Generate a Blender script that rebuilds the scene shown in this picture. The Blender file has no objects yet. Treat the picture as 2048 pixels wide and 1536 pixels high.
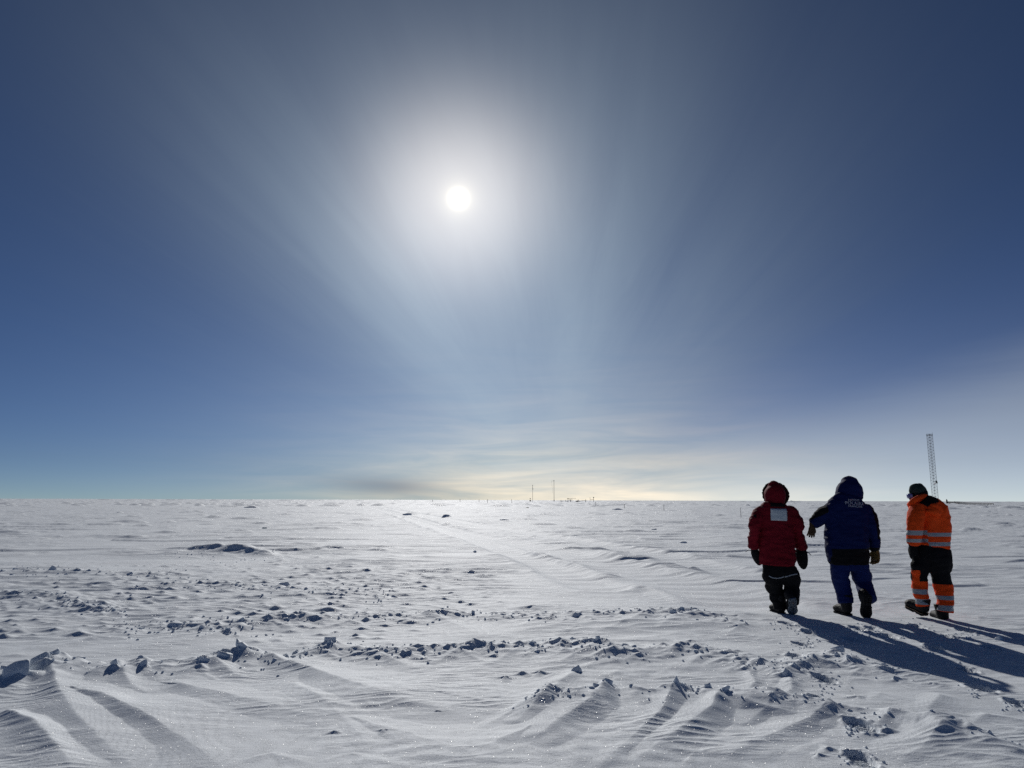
import bpy, bmesh, math, random
import numpy as np
from mathutils import Vector, Matrix, noise as mnoise
from mathutils.bvhtree import BVHTree

SC = bpy.context.scene
COL = SC.collection
R = math.radians

# ------------------------------------------------------------------ camera
CAMH, F = 1.55, 1420.0
PITCH = math.atan(232 / F)
ROLL = 6 / 2048
fw = Vector((0, math.cos(PITCH), math.sin(PITCH)))
up0 = Vector((0, -math.sin(PITCH), math.cos(PITCH)))
rt0 = Vector((1, 0, 0))
RT = rt0 * math.cos(ROLL) + up0 * math.sin(ROLL)
UP = -rt0 * math.sin(ROLL) + up0 * math.cos(ROLL)
cam = bpy.data.objects.new('camera', bpy.data.cameras.new('camera'))
COL.objects.link(cam)
m = Matrix((RT, UP, -fw)).transposed().to_4x4()
m.translation = (0, 0, CAMH)
cam.matrix_world = m
cam.data.sensor_width = 36
cam.data.angle = 2 * math.atan(1024 / F)
cam.data.clip_start = 0.05
cam.data.clip_end = 60000
SC.camera = cam


def ray(px, py):
    return RT * ((px - 1024) / F) + UP * ((768 - py) / F) + fw


def ground(px, py, z=0.0):
    d = ray(px, py)
    t = (z - CAMH) / d.z
    return Vector((0, 0, CAMH)) + d * t


def onplane(px, py, Y):
    d = ray(px, py)
    return Vector((0, 0, CAMH)) + d * (Y / d.y)


# ------------------------------------------------------------------ sky, sun, exposure
SUN = ray(917, 397).normalized()
SUN_EL = math.asin(SUN.z)
SUN_AZ = math.atan2(SUN.x, SUN.y)          # clockwise from +Y
SKY_STRENGTH = 0.05
SUN_STRENGTH = 2.85

SC.view_settings.view_transform = 'Standard'
SC.view_settings.look = 'None'
SC.view_settings.exposure = 0.0
SC.view_settings.gamma = 1.0
SC.cycles.use_denoising = False

sun = bpy.data.objects.new('sun', bpy.data.lights.new('sun', 'SUN'))
COL.objects.link(sun)
sun.data.energy = SUN_STRENGTH
sun.data.angle = R(0.6)
sun.data.color = (1.0, 0.975, 0.94)
sun.rotation_euler = SUN.to_track_quat('Z', 'Y').to_euler()
sun.location = (0, 0, 50)

W = bpy.data.worlds.new('World')
SC.world = W
W.use_nodes = True
wn, wl = W.node_tree.nodes, W.node_tree.links
wn.clear()


class G:
    """tiny helper for building node graphs"""
    def __init__(s, tree):
        s.n, s.l = tree.nodes, tree.links

    def put(s, sock, v):
        if isinstance(v, bpy.types.NodeSocket):
            s.l.new(v, sock)
        elif v is not None:
            sock.default_value = v

    def m(s, op, a, b=None, c=None, clamp=False):
        n = s.n.new('ShaderNodeMath'); n.operation = op; n.use_clamp = clamp
        for i, v in enumerate((a, b, c)):
            s.put(n.inputs[i], v)
        return n.outputs[0]

    def v(s, op, a, b=None, out=0):
        n = s.n.new('ShaderNodeVectorMath'); n.operation = op
        s.put(n.inputs[0], a)
        if b is not None:
            s.put(n.inputs[1], b)
        return n.outputs[out]

    def scale(s, a, f):
        n = s.n.new('ShaderNodeVectorMath'); n.operation = 'SCALE'
        s.put(n.inputs[0], a); s.put(n.inputs[3], f)
        return n.outputs[0]

    def xyz(s, a):
        n = s.n.new('ShaderNodeSeparateXYZ'); s.put(n.inputs[0], a)
        return n.outputs

    def comb(s, x, y, z):
        n = s.n.new('ShaderNodeCombineXYZ')
        for i, q in enumerate((x, y, z)):
            s.put(n.inputs[i], q)
        return n.outputs[0]

    def noise(s, vec, sc, det=4, rough=.5, dist=0, out=0):
        n = s.n.new('ShaderNodeTexNoise')
        s.put(n.inputs['Vector'], vec); n.inputs['Scale'].default_value = sc
        n.inputs['Detail'].default_value = det; n.inputs['Roughness'].default_value = rough
        n.inputs['Distortion'].default_value = dist
        return n.outputs[out]

    def ramp(s, f, stops, interp='B_SPLINE'):
        n = s.n.new('ShaderNodeValToRGB'); s.put(n.inputs[0], f)
        cr = n.color_ramp; cr.interpolation = interp
        while len(cr.elements) > 1:
            cr.elements.remove(cr.elements[-1])
        for i, (p, c) in enumerate(stops):
            e = cr.elements[0] if i == 0 else cr.elements.new(p)
            e.position = p
            e.color = (c, c, c, 1) if not isinstance(c, tuple) else (*c, 1)
        return n.outputs[0]

    def smooth(s, x, a, b):
        n = s.n.new('ShaderNodeMapRange'); n.interpolation_type = 'SMOOTHSTEP'
        s.put(n.inputs[0], x); n.inputs[1].default_value = a; n.inputs[2].default_value = b
        return n.outputs[0]


g = G(W.node_tree)
tc = wn.new('ShaderNodeTexCoord')
D = g.v('NORMALIZE', tc.outputs['Generated'])
dx, dy, dz = g.xyz(D)
sky = wn.new('ShaderNodeTexSky')
sky.sky_type = 'NISHITA'
sky.sun_disc = False
sky.sun_elevation = SUN_EL
sky.sun_rotation = SUN_AZ
sky.altitude = 5000
sky.air_density = 0.6
sky.dust_density = 0.0
sky.ozone_density = 6.0
base = g.scale(sky.outputs[0], SKY_STRENGTH)

cs = g.v('DOT_PRODUCT', D, tuple(SUN), out=1)
th = g.m('MULTIPLY', g.m('ARCCOSINE', g.m('MINIMUM', cs, 0.9999999)), 180 / math.pi)     # degrees from the sun


def ex(k, w):
    return g.m('MULTIPLY', g.m('EXPONENT', g.m('MULTIPLY', th, -1.0 / w)), k)


def gauss(k, w):
    q = g.m('DIVIDE', th, w)
    return g.m('MULTIPLY', g.m('EXPONENT', g.m('MULTIPLY', g.m('MULTIPLY', q, q), -1.0)), k)


# thin cirrus sheet: streaks lie along one wind direction and meet at the horizon
zc = g.m('MAXIMUM', dz, 0.012)
u = g.m('DIVIDE', dx, zc)
v = g.m('DIVIDE', dy, zc)
uu = g.m('SUBTRACT', u, g.m('MULTIPLY', v, 0.063))
warp = g.m('SUBTRACT', g.noise(g.comb(u, g.m('MULTIPLY', v, .16), 3.1), 0.42, 3), 0.5)
uw = g.m('ADD', uu, g.m('MULTIPLY', warp, 1.3))
t01 = g.m('ADD', g.m('MULTIPLY', uw, 1 / 16), 0.5, clamp=True)
U_STOPS = [(-8, .42), (-5, .30), (-3.2, .22), (-2.4, .17), (-1.7, .16), (-1.05, .62), (-.6, .40), (-.25, .60), (.1, .78),
           (.5, .50), (.95, .68), (1.55, .22), (2.3, .14), (3.0, .18), (4.2, .42), (5.2, .72), (8, .85)]
dens = g.ramp(t01, [(a / 16 + .5, b) for a, b in U_STOPS], 'B_SPLINE')
st1 = g.noise(g.comb(uu, g.m('MULTIPLY', v, .05), 0), 1.1, 4, .5, .3)
st2 = g.noise(g.comb(uu, g.m('MULTIPLY', v, .07), 7), 5.0, 5, .6, .7)
stk = g.m('ADD', g.m('MULTIPLY', st1, 1.0), g.m('MULTIPLY', st2, .4))       # mean about .7
lowfade = g.smooth(dz, 0.08, 0.32)
stk = g.m('ADD', g.m('MULTIPLY', g.m('SUBTRACT', stk, .7), g.m('ADD', .12, g.m('MULTIPLY', lowfade, .85))), 0.85)
qd = g.m('DIVIDE', g.m('SUBTRACT', g.m('MULTIPLY', g.m('ARCTAN2', dx, dy), 180 / math.pi), 4.0), 21.0)
dlow = g.m('ADD', .16, g.m('MULTIPLY', g.m('EXPONENT', g.m('MULTIPLY', g.m('MULTIPLY', qd, qd), -1.0)), .36))
hi = g.smooth(dz, .03, .34)
dens = g.m('ADD', g.m('MULTIPLY', dens, hi), g.m('MULTIPLY', dlow, g.m('SUBTRACT', 1.0, hi)))
dens = g.m('MULTIPLY', dens, stk)
path = g.m('MINIMUM', g.m('DIVIDE', 0.30, g.m('ADD', g.m('MAXIMUM', dz, 0.0), .07)), 2.5)      # longer way through the sheet when low
path = g.m('POWER', path, 1.35)
opac = g.m('MULTIPLY', dens, path)
phase = g.m('MULTIPLY', g.m('EXPONENT', g.m('MULTIPLY', g.m('POWER', g.m('DIVIDE', th, 17.0), 1.4), -1.0)), .75)
veil = g.m('MULTIPLY', opac, phase)
# forward-scatter aureole of the ice crystals round the sun
plate = g.m('MULTIPLY', g.m('EXPONENT', g.m('MULTIPLY', g.m('POWER', g.m('DIVIDE', th, 6.5), 2.1), -1.0)), .41)
aur = g.m('ADD', plate, ex(.07, 9.0))
disc = g.m('ADD', gauss(5.0, 0.46), g.m('ADD', gauss(.22, 1.2), ex(.10, 1.6)))
vc = g.scale((1.17, 1.44, 1.52), veil)
ac = g.scale((1.20, 1.06, .93), aur)
dc = g.scale((1.0, .90, .62), disc)
# bright low layer near the horizon: warm under the sun, pale grey to the right
el = g.m('MULTIPLY', g.m('ARCSINE', dz), 180 / math.pi)
az = g.m('MULTIPLY', g.m('ARCTAN2', dx, dy), 180 / math.pi)
elp = g.m('MAXIMUM', el, 0.0)
band = g.noise(g.comb(g.m('MULTIPLY', az, .06), g.m('ADD', g.m('MULTIPLY', el, .55), g.m('MULTIPLY', az, -.012)), 2.0), 1.5, 5, .55, .7)
band = g.m('ADD', g.m('MULTIPLY', g.m('SUBTRACT', band, .5), 3.6), 1.0)
qa = g.m('DIVIDE', g.m('SUBTRACT', az, 3.0), 16.0)
azg = g.m('EXPONENT', g.m('MULTIPLY', g.m('MULTIPLY', qa, qa), -1.0))
low = g.m('EXPONENT', g.m('MULTIPLY', elp, -1 / 3.2))
warm = g.m('MULTIPLY', g.m('MULTIPLY', azg, low), g.m('MULTIPLY', band, .48))
wc = g.scale((1.0, .68, .32), warm)
azr = g.m('MULTIPLY', g.smooth(az, -6, 22), g.m('SUBTRACT', 1.0, g.smooth(az, 50, 90)))
right = g.m('MULTIPLY', g.m('MULTIPLY', azr, g.m('EXPONENT', g.m('MULTIPLY', elp, -1 / 4.5))), .33)
rc = g.scale((.95, .97, 1.02), right)
# creamy bank whose top edge climbs to the right
edge = g.m('SUBTRACT', g.m('ADD', 1.4, g.m('MULTIPLY', g.m('SUBTRACT', az, 7.0), .29)), g.m('ADD', el, g.m('MULTIPLY', g.m('SUBTRACT', band, 1.0), .5)))
bank = g.m('MULTIPLY', g.m('MULTIPLY', g.smooth(edge, -2.2, 4.5), g.smooth(az, 3, 15)), g.m('MULTIPLY', g.m('SUBTRACT', 1.0, g.smooth(az, 45, 80)), .115))
bc = g.scale((1.00, 1.02, .80), bank)
left = g.m('MULTIPLY', g.m('MULTIPLY', g.smooth(az, -100, -55), g.m('SUBTRACT', 1.0, g.smooth(az, -30, 4))), g.m('MULTIPLY', low, .10))
lc = g.scale((.75, .95, 1.05), left)
clear = g.m('SUBTRACT', 1.0, g.m('MINIMUM', g.m('MULTIPLY', opac, .55), .75))
tot = g.scale(base, clear)
lowt = g.m('EXPONENT', g.m('MULTIPLY', g.m('MAXIMUM', dz, 0.0), -1 / .07))
tot = g.v('MULTIPLY', tot, g.v('SUBTRACT', (1, 1, 1), g.scale((.04, .17, .37), lowt)))
for c in (vc, ac, dc, wc, rc, lc, bc):
    tot = g.v('ADD', tot, c)
# grey-blue cloud lying low, left of the sun's azimuth
pa = g.m('DIVIDE', g.m('ADD', g.m('ADD', az, 8.2), g.m('MULTIPLY', el, 1.6)), 4.2)
pe = g.m('DIVIDE', g.m('SUBTRACT', el, 1.0), .75)
pn = g.m('ADD', .45, g.m('MULTIPLY', band, .48))
pch = g.m('MULTIPLY', g.m('EXPONENT', g.m('MULTIPLY', g.m('ADD', g.m('MULTIPLY', pa, pa), g.m('MULTIPLY', pe, pe)), -1.0)), g.m('MULTIPLY', pn, .50), clamp=True)
tot = g.v('MULTIPLY', tot, g.v('SUBTRACT', (1, 1, 1), g.scale((.85, .78, .62), pch)))
bg = wn.new('ShaderNodeBackground')
wl.new(tot, bg.inputs[0])
bg.inputs[1].default_value = 1.0
wo = wn.new('ShaderNodeOutputWorld')
wl.new(bg.outputs[0], wo.inputs[0])


# ------------------------------------------------------------------ tagging helpers
def tag(o, label=None, cat=None, group=None, kind=None):
    if label: o['label'] = label
    if cat: o['category'] = cat
    if group: o['group'] = group
    if kind: o['kind'] = kind
    return o


def empty(name, loc):
    o = bpy.data.objects.new(name, None)
    o.empty_display_size = .2
    COL.objects.link(o)
    o.location = loc
    return o


def build(name, bm, mat, parent=None, loc=None, smooth=True):
    """bmesh in world coordinates -> one mesh object (origin at loc or at its parent's)"""
    me = bpy.data.meshes.new(name)
    org = Vector(loc) if loc is not None else (parent_org(parent) if parent else Vector((0, 0, 0)))
    bmesh.ops.translate(bm, verts=bm.verts, vec=-org)
    bm.to_mesh(me); bm.free()
    if smooth:
        me.polygons.foreach_set('use_smooth', [True] * len(me.polygons))
    for mm in (mat if isinstance(mat, (list, tuple)) else [mat]):
        me.materials.append(mm)
    o = bpy.data.objects.new(name, me)
    COL.objects.link(o)
    if parent:
        o.parent = parent
    else:
        o.location = org
    return o


def parent_org(p):
    v = Vector((0, 0, 0))
    while p:
        v += p.location; p = p.parent
    return v


# ------------------------------------------------------------------ materials
def principled(name, col, rough=.8, spec=.3, bump=None, metallic=0.0, var=0.0, vscale=20):
    mt = bpy.data.materials.new(name); mt.use_nodes = True
    b = mt.node_tree.nodes['Principled BSDF']
    b.inputs['Base Color'].default_value = (*col, 1)
    b.inputs['Roughness'].default_value = rough
    b.inputs['Specular IOR Level'].default_value = spec
    b.inputs['Metallic'].default_value = metallic
    q = G(mt.node_tree)
    geo = q.n.new('ShaderNodeNewGeometry').outputs['Position']
    if var:
        nz = q.noise(geo, vscale, 4, .6)
        mx = q.ramp(nz, [(.3, tuple(c * (1 - var) for c in col)), (.7, tuple(min(1, c * (1 + var)) for c in col))], 'LINEAR')
        q.l.new(mx, b.inputs['Base Color'])
    if bump:
        sc, st = bump
        bn = q.n.new('ShaderNodeBump'); bn.inputs['Strength'].default_value = st
        bn.inputs['Distance'].default_value = .01
        q.l.new(q.noise(geo, sc, 4, .6), bn.inputs['Height'])
        q.l.new(bn.outputs[0], b.inputs['Normal'])
    return mt


def snow_material(name, glint=True):
    mt = bpy.data.materials.new(name); mt.use_nodes = True
    q = G(mt.node_tree)
    b = mt.node_tree.nodes['Principled BSDF']
    out = mt.node_tree.nodes['Material Output']
    pos = q.n.new('ShaderNodeNewGeometry').outputs['Position']
    b.inputs['Roughness'].default_value = .76
    b.inputs['Specular IOR Level'].default_value = .55
    nz = q.noise(pos, .7, 5, .6)
    q.l.new(q.ramp(nz, [(.3, (.77, .82, .86)), (.7, (.83, .87, .90))], 'LINEAR'), b.inputs['Base Color'])
    # wind-packed grain
    px, py, pz = q.xyz(pos)
    st = q.comb(q.m('MULTIPLY', px, .35), py, pz)
    wear = q.smooth(q.noise(pos, 1.1, 3, .5), .40, .62)
    h = q.m('ADD', q.m('MULTIPLY', q.noise(st, 9, 5, .62), q.m('ADD', .25, q.m('MULTIPLY', wear, .8))), q.m('MULTIPLY', q.noise(pos, 130, 2, .6), .10))
    bn = q.n.new('ShaderNodeBump'); bn.inputs['Strength'].default_value = .5
    bn.inputs['Distance'].default_value = .03
    q.l.new(h, bn.inputs['Height'])
    q.l.new(bn.outputs[0], b.inputs['Normal'])
    if glint:
        # single ice facets lying at every angle: the few that face right mirror the sun
        vo = q.n.new('ShaderNodeTexVoronoi'); vo.feature = 'F1'
        vo.inputs['Scale'].default_value = 210
        q.l.new(pos, vo.inputs['Vector'])
        cr, cg, cb = q.xyz(vo.outputs['Color'])
        nv = q.v('NORMALIZE', q.comb(q.m('MULTIPLY', q.m('SUBTRACT', cr, .5), 1.5), q.m('MULTIPLY', q.m('SUBTRACT', cg, .5), 1.5), 1.0))
        gl = q.n.new('ShaderNodeBsdfGlossy')
        gl.inputs['Color'].default_value = (.05, .05, .049, 1)
        gl.inputs['Roughness'].default_value = .23
        q.l.new(nv, gl.inputs['Normal'])
        sel = q.m('MULTIPLY', q.m('GREATER_THAN', cb, .5), q.m('LESS_THAN', vo.outputs['Distance'], .42))
        add = q.n.new('ShaderNodeMixShader')
        q.l.new(q.m('MULTIPLY', sel, .5), add.inputs[0])
        q.l.new(b.outputs[0], add.inputs[1]); q.l.new(gl.outputs[0], add.inputs[2])
        q.l.new(add.outputs[0], out.inputs[0])
    return mt


M_SNOW = snow_material('snow')
M_BLOCK = snow_material('packed_snow', False)

# ------------------------------------------------------------------ snow surface
P = np.array([[(a * 7919 + 104729 * b) for b in range(4)] for a in range(4)])


def hsh(ix, iy, seed):
    h = (ix.astype(np.int64) * 374761393 + iy.astype(np.int64) * 668265263 + seed * 1274126177) & 0xffffffff
    h = ((h ^ (h >> 13)) * 1274126177) & 0xffffffff
    return h ^ (h >> 16)


def h01(ix, iy, seed):
    return (hsh(ix, iy, seed) & 0xffff) / 65535.0


def perlin(x, y, seed=0):
    x0 = np.floor(x); y0 = np.floor(y)
    fx = x - x0; fy = y - y0
    ix = x0.astype(np.int64); iy = y0.astype(np.int64)
    wx = fx * fx * fx * (fx * (fx * 6 - 15) + 10); wy = fy * fy * fy * (fy * (fy * 6 - 15) + 10)

    def gr(a, b, ux, uy):
        t = h01(a, b, seed) * (2 * math.pi)
        return np.cos(t) * ux + np.sin(t) * uy
    n00 = gr(ix, iy, fx, fy); n10 = gr(ix + 1, iy, fx - 1, fy)
    n01 = gr(ix, iy + 1, fx, fy - 1); n11 = gr(ix + 1, iy + 1, fx - 1, fy - 1)
    a = n00 + wx * (n10 - n00); b = n01 + wx * (n11 - n01)
    return (a + wy * (b - a)) * 1.5


def sstep(x, a, b):
    t = np.clip((x - a) / (b - a), 0, 1)
    return t * t * (3 - 2 * t)


def bumps(x, y, cell, seed, prob, hr, ar, br, back=1.8, pointed=False, pw=1.5):
    """sparse wind-cut lumps: one at most per cell, steep on the side towards -Y, long behind"""
    out = np.zeros_like(x)
    cx = np.floor(x / cell).astype(np.int64); cy = np.floor(y / cell).astype(np.int64)
    for i in (-1, 0, 1):
        for j in (-1, 0, 1):
            a = cx + i; b = cy + j
            on = h01(a, b, seed) < prob
            ox = (a + .15 + .7 * h01(a, b, seed + 1)) * cell - x
            oy = (b + .15 + .7 * h01(a, b, seed + 2)) * cell - y
            r1 = h01(a, b, seed + 3); r2 = h01(a, b, seed + 4)
            hh = hr[0] + (hr[1] - hr[0]) * r1 ** pw
            aa = (ar[0] + (ar[1] - ar[0]) * r2) * (.5 + .8 * r1)
            bb = (br[0] + (br[1] - br[0]) * r2) * (.5 + .8 * r1)
            yy = np.where(oy > 0, oy, -oy / back)       # oy > 0: the point lies on the camera side of the lump
            xx = ox + .5 * oy * (r2 - .5)
            q = (xx / aa) ** 2 + (yy / bb) ** 2
            prof = np.clip(1 - np.sqrt(q) * .8, 0, None) ** 1.5 if pointed else np.clip(1 - q, 0, None) ** .75
            out = np.maximum(out, np.where(on, hh * prof, 0))
    return out


FEET = [(1560, 1226), (1592, 1230), (1690, 1230), (1736, 1238), (1836, 1232), (1890, 1246)]
FEETG = [ground(*p) for p in FEET]


def poly_ground(pts):
    return [ground(*p).to_2d() for p in pts]


# long crests, drifts and ruts: (pixels of the crest, height m, front width, back width, noise seed)
CRESTS = [
    # ridge nearest the camera, right half
    ([(1010, 1434), (1060, 1420), (1100, 1411), (1150, 1417), (1215, 1398), (1260, 1406), (1310, 1411), (1360, 1399), (1400, 1405),
      (1445, 1410), (1520, 1412), (1600, 1420), (1700, 1436), (1850, 1466), (2060, 1500)], .115, .42, .17, 11),
    # broken ridge left to centre, about seven metres away
    ([(-80, 1362), (0, 1352), (60, 1340), (110, 1342), (200, 1345), (280, 1336), (420, 1325), (500, 1318), (560, 1326)], .115, .40, .2, 12),
    ([(560, 1318), (640, 1306), (720, 1306), (800, 1309), (900, 1307), (1000, 1303), (1090, 1301), (1180, 1303), (1260, 1310)], .085, .34, .24, 13),
    ([(1180, 1322), (1280, 1312), (1380, 1306), (1460, 1322), (1560, 1350), (1660, 1322), (1760, 1345), (1860, 1352)], .045, .2, .2, 14),
    # ridge at nine to ten metres
    ([(480, 1252), (560, 1246), (700, 1241), (850, 1238), (980, 1237), (1080, 1240), (1160, 1238), (1300, 1232), (1390, 1236), (1500, 1250)], .055, .28, .3, 15),
    # left ridges at eleven to fourteen metres
    ([(-60, 1198), (60, 1194), (130, 1206), (200, 1224), (260, 1231)], .07, .35, .4, 16),
    ([(-60, 1152), (40, 1150), (140, 1149), (250, 1152), (380, 1154)], .06, .4, .4, 17),
    ([(260, 1178), (380, 1172), (480, 1176), (600, 1184), (720, 1192), (790, 1198)], .05, .4, .4, 18),
    ([(330, 1110), (370, 1106), (420, 1105), (480, 1108), (550, 1114)], .28, .18, .6, 20),
    ([(250, 1262), (330, 1254), (420, 1258), (520, 1262)], .05, .25, .25, 19),
]
# smooth drift tails: crest line from high to low, heights at both ends, widths left/right of the line
DRIFTS = [
    ([(95, 1342), (118, 1400), (150, 1440), (220, 1500), (300, 1560)], .12, .03, .22, .16),
    ([(140, 1388), (200, 1398), (290, 1440), (380, 1492), (470, 1560)], .10, .03, .30, .14),
    ([(15, 1436), (60, 1452), (110, 1500), (160, 1570)], .11, .05, .16, .16),
    ([(545, 1322), (620, 1345), (720, 1382), (840, 1418), (1010, 1452)], .11, .025, .34, .22),
    ([(590, 1370), (640, 1400), (700, 1450), (760, 1520)], .05, .02, .2, .3),
    ([(235, 1340), (262, 1372), (310, 1392)], .06, .01, .08, .1),
    ([(225, 1342), (170, 1366), (120, 1384)], .06, .01, .1, .1),
    ([(1442, 1412), (1425, 1440), (1370, 1475), (1280, 1530), (1240, 1560)], .10, .03, .14, .2),
    ([(1442, 1412), (1500, 1430), (1600, 1448), (1700, 1470)], .07, .02, .2, .12),
    ([(1215, 1398), (1180, 1432), (1100, 1475), (1040, 1510)], .10, .03, .14, .2),
    ([(1262, 1404), (1300, 1430), (1380, 1446)], .08, .02, .12, .14),
    ([(1350, 1402), (1330, 1440), (1270, 1490), (1180, 1560)], .09, .03, .12, .22),
    ([(1100, 1412), (1060, 1440), (1010, 1462)], .08, .02, .12, .14),
    ([(1148, 1350), (1110, 1376), (1050, 1408)], .05, .015, .1, .14),
    ([(1580, 1358), (1586, 1380), (1560, 1402)], .05, .02, .05, .07),
    ([(1672, 1318), (1720, 1340), (1830, 1372)], .05, .015, .1, .1),
    ([(1500, 1352), (1512, 1368), (1490, 1392)], .05, .02, .06, .08),
    ([(1880, 1398), (1860, 1420), (1840, 1450)], .05, .01, .12, .12),
    ([(905, 1306), (960, 1326), (1000, 1336)], .05, .01, .08, .1),
    ([(920, 1310), (880, 1326), (850, 1334)], .05, .01, .08, .1),
    ([(1200, 1306), (1130, 1326), (1060, 1340)], .05, .01, .1, .14),
    ([(1300, 1236), (1220, 1262), (1140, 1280)], .06, .01, .2, .2),
    ([(870, 1240), (930, 1262), (980, 1284)], .06, .01, .16, .2),
    ([(780, 1246), (720, 1262), (640, 1274)], .05, .01, .16, .2),
    ([(250, 1268), (160, 1284), (60, 1302)], .06, .01, .2, .2),
    ([(480, 1262), (380, 1284), (240, 1300)], .06, .01, .2, .2),
    ([(430, 1330), (470, 1350), (520, 1362)], .06, .01, .1, .1),
    ([(1660, 1432), (1610, 1460), (1500, 1500), (1420, 1550)], .07, .02, .12, .24),
    ([(1780, 1452), (1740, 1478), (1690, 1500)], .06, .015, .1, .2),
    ([(1560, 1412), (1530, 1440), (1470, 1470)], .06, .015, .1, .2),
    ([(1900, 1478), (1860, 1504), (1800, 1540)], .07, .02, .12, .2),
    ([(700, 1440), (800, 1470), (930, 1510), (1020, 1560)], .045, .02, .3, .16),
    ([(360, 1372), (450, 1392), (560, 1420), (640, 1440)], .06, .02, .3, .16),
    ([(860, 1388), (940, 1404), (1040, 1424)], .04, .01, .2, .14),
    ([(1060, 1470), (1000, 1490), (900, 1530)], .05, .015, .12, .2),
    ([(640, 1330), (560, 1372), (500, 1396)], .05, .015, .16, .26),
    ([(760, 1316), (820, 1336), (880, 1346)], .05, .01, .14, .14),
    ([(1040, 1308), (1000, 1326), (930, 1346)], .05, .01, .12, .16),
    ([(1120, 1310), (1160, 1324), (1230, 1336)], .045, .01, .12, .12),
]
# single pointed mounds that carry a snow lump: px, py (foot), height, radius
PEAKS = [(30, 1372, .12, .26), (75, 1356, .12, .22), (228, 1352, .07, .08), (285, 1344, .06, .08), (400, 1334, .06, .1), (487, 1322, .08, .22), (398, 1342, .05, .09),
         (455, 1328, .06, .1), (650, 1304, .07, .1), (1153, 1352, .03, .08), (1152, 1240, .05, .1), (1215, 1404, .06, .13), (1352, 1408, .05, .10),
         (1418, 1408, .035, .1), (1450, 1414, .055, .10), (1262, 1412, .045, .12), (1100, 1418, .02, .18), (1574, 1360, .05, .1), (1672, 1318, .05, .12), (1492, 1346, .05, .07), (805, 1318, .05, .08), (735, 1312, .05, .08), (845, 1312, .06, .08),
         (925, 1312, .06, .1), (990, 1322, .05, .08), (1030, 1308, .05, .08), (1125, 1306, .06, .1), (1180, 1306, .05, .08), (1210, 1306, .06, .1),
         (875, 1432, .05, .09), (668, 1470, .045, .1), (765, 1470, .05, .1), (1010, 1362, .05, .07), (1045, 1352, .05, .07), (1080, 1352, .05, .08), (1720, 1400, .03, .08),
         (1800, 1368, .04, .14), (1870, 1374, .04, .08), (1940, 1465, .05, .08), (1780, 1480, .05, .1), (1660, 1512, .04, .07), (1640, 1524, .03, .05),
         (1375, 1238, .07, .2), (1480, 1240, .06, .2), (1480, 1262, .05, .15), (1345, 1234, .06, .16), (1065, 1225, .08, .2), (870, 1208, .06, .3), (1385, 1290, .05, .12)]
RUTS = [([(735, 1012), (800, 1030), (900, 1062), (1000, 1084), (1120, 1108), (1260, 1140), (1400, 1176), (1500, 1212)], .75),
        ([(742, 1011), (860, 1032), (1000, 1058), (1150, 1082), (1320, 1112), (1480, 1150)], .6),
        ([(738, 1013), (830, 1042), (950, 1082), (1080, 1128), (1200, 1178)], .5)]
PRINTS = [(1603, 1292, -8), (1592, 1321, 4), (1648, 1360, -6), (1634, 1402, 8), (1722, 1466, -6), (1722, 1528, 6), (1745, 1262, 5), (1930, 1338, 0), (2040, 1412, 5),
          (1895, 1276, -4), (1702, 1283, -8), (1572, 1252, -5), (1618, 1268, 4), (1716, 1262, -4), (1778, 1276, 5), (1932, 1264, -5), (1870, 1300, 4), (1985, 1300, 3),
          (1835, 1256, 6), (1962, 1380, -4)]


# small tent-shaped drifts: two tails each, running towards the camera to the left and right
_r = random.Random(21)


def tent(px, py, H, L, w):
    c = ground(px, py)
    for sg in (-1, 1):
        if _r.random() < .25:
            continue
        a = R(_r.uniform(28, 62)) * sg
        l = L * _r.uniform(.6, 1.4)
        b_ = a + _r.uniform(-.3, .3)
        p0 = (c.x, c.y); p1 = (c.x + math.sin(a) * l * .5, c.y - math.cos(a) * l * .5); p2 = (p1[0] + math.sin(b_) * l * .5, p1[1] - math.cos(b_) * l * .5)
        DRIFTS.append(([p0, p1, p2], H * _r.uniform(.7, 1.2), H * .12, w * _r.uniform(.7, 1.4), w * _r.uniform(.7, 1.4), True))


for _ci, _n in ((0, 16), (1, 12), (2, 22), (3, 18), (4, 20), (5, 8), (8, 8)):
    _p = CRESTS[_ci][0]
    for _ in range(_n):
        _t = _r.uniform(.02, len(_p) - 1.02); _k = int(_t)
        _a, _b = _p[_k], _p[_k + 1]
        tent(_a[0] + (_b[0] - _a[0]) * (_t - _k), _a[1] + (_b[1] - _a[1]) * (_t - _k) + _r.gauss(2, 4), _r.uniform(.035, .075), _r.uniform(.35, .8), _r.uniform(.05, .10))
for _ in range(70):
    tent(_r.uniform(0, 2048), 1225 + 300 * _r.random() ** 1.3, _r.uniform(.02, .05), _r.uniform(.25, .7), _r.uniform(.05, .12))


def polydist(x, y, pts):
    """distance to a polyline, signed side, and position 0..1 along it"""
    best = np.full(x.shape, 1e9); perp = np.zeros_like(x); side = np.zeros_like(x); par = np.zeros_like(x); run = 0
    L = sum((pts[i + 1] - pts[i]).length for i in range(len(pts) - 1))
    for i in range(len(pts) - 1):
        a, b = pts[i], pts[i + 1]
        d = b - a; l = d.length
        t = np.clip(((x - a.x) * d.x + (y - a.y) * d.y) / (l * l), 0, 1)
        ex_, ey_ = x - a.x - t * d.x, y - a.y - t * d.y
        dd = np.hypot(ex_, ey_)
        cr_ = (d.x * (y - a.y) - d.y * (x - a.x)) / l
        s_ = np.sign(cr_)
        k = (dd < best - 1e-6) | ((dd < best + 1e-6) & (np.abs(cr_) > perp))
        best = np.where(k, dd, best); side = np.where(k, s_, side); perp = np.where(k, np.abs(cr_), perp); par = np.where(k, (run + t * l) / L, par)
        run += l
    return best, side, par


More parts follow.
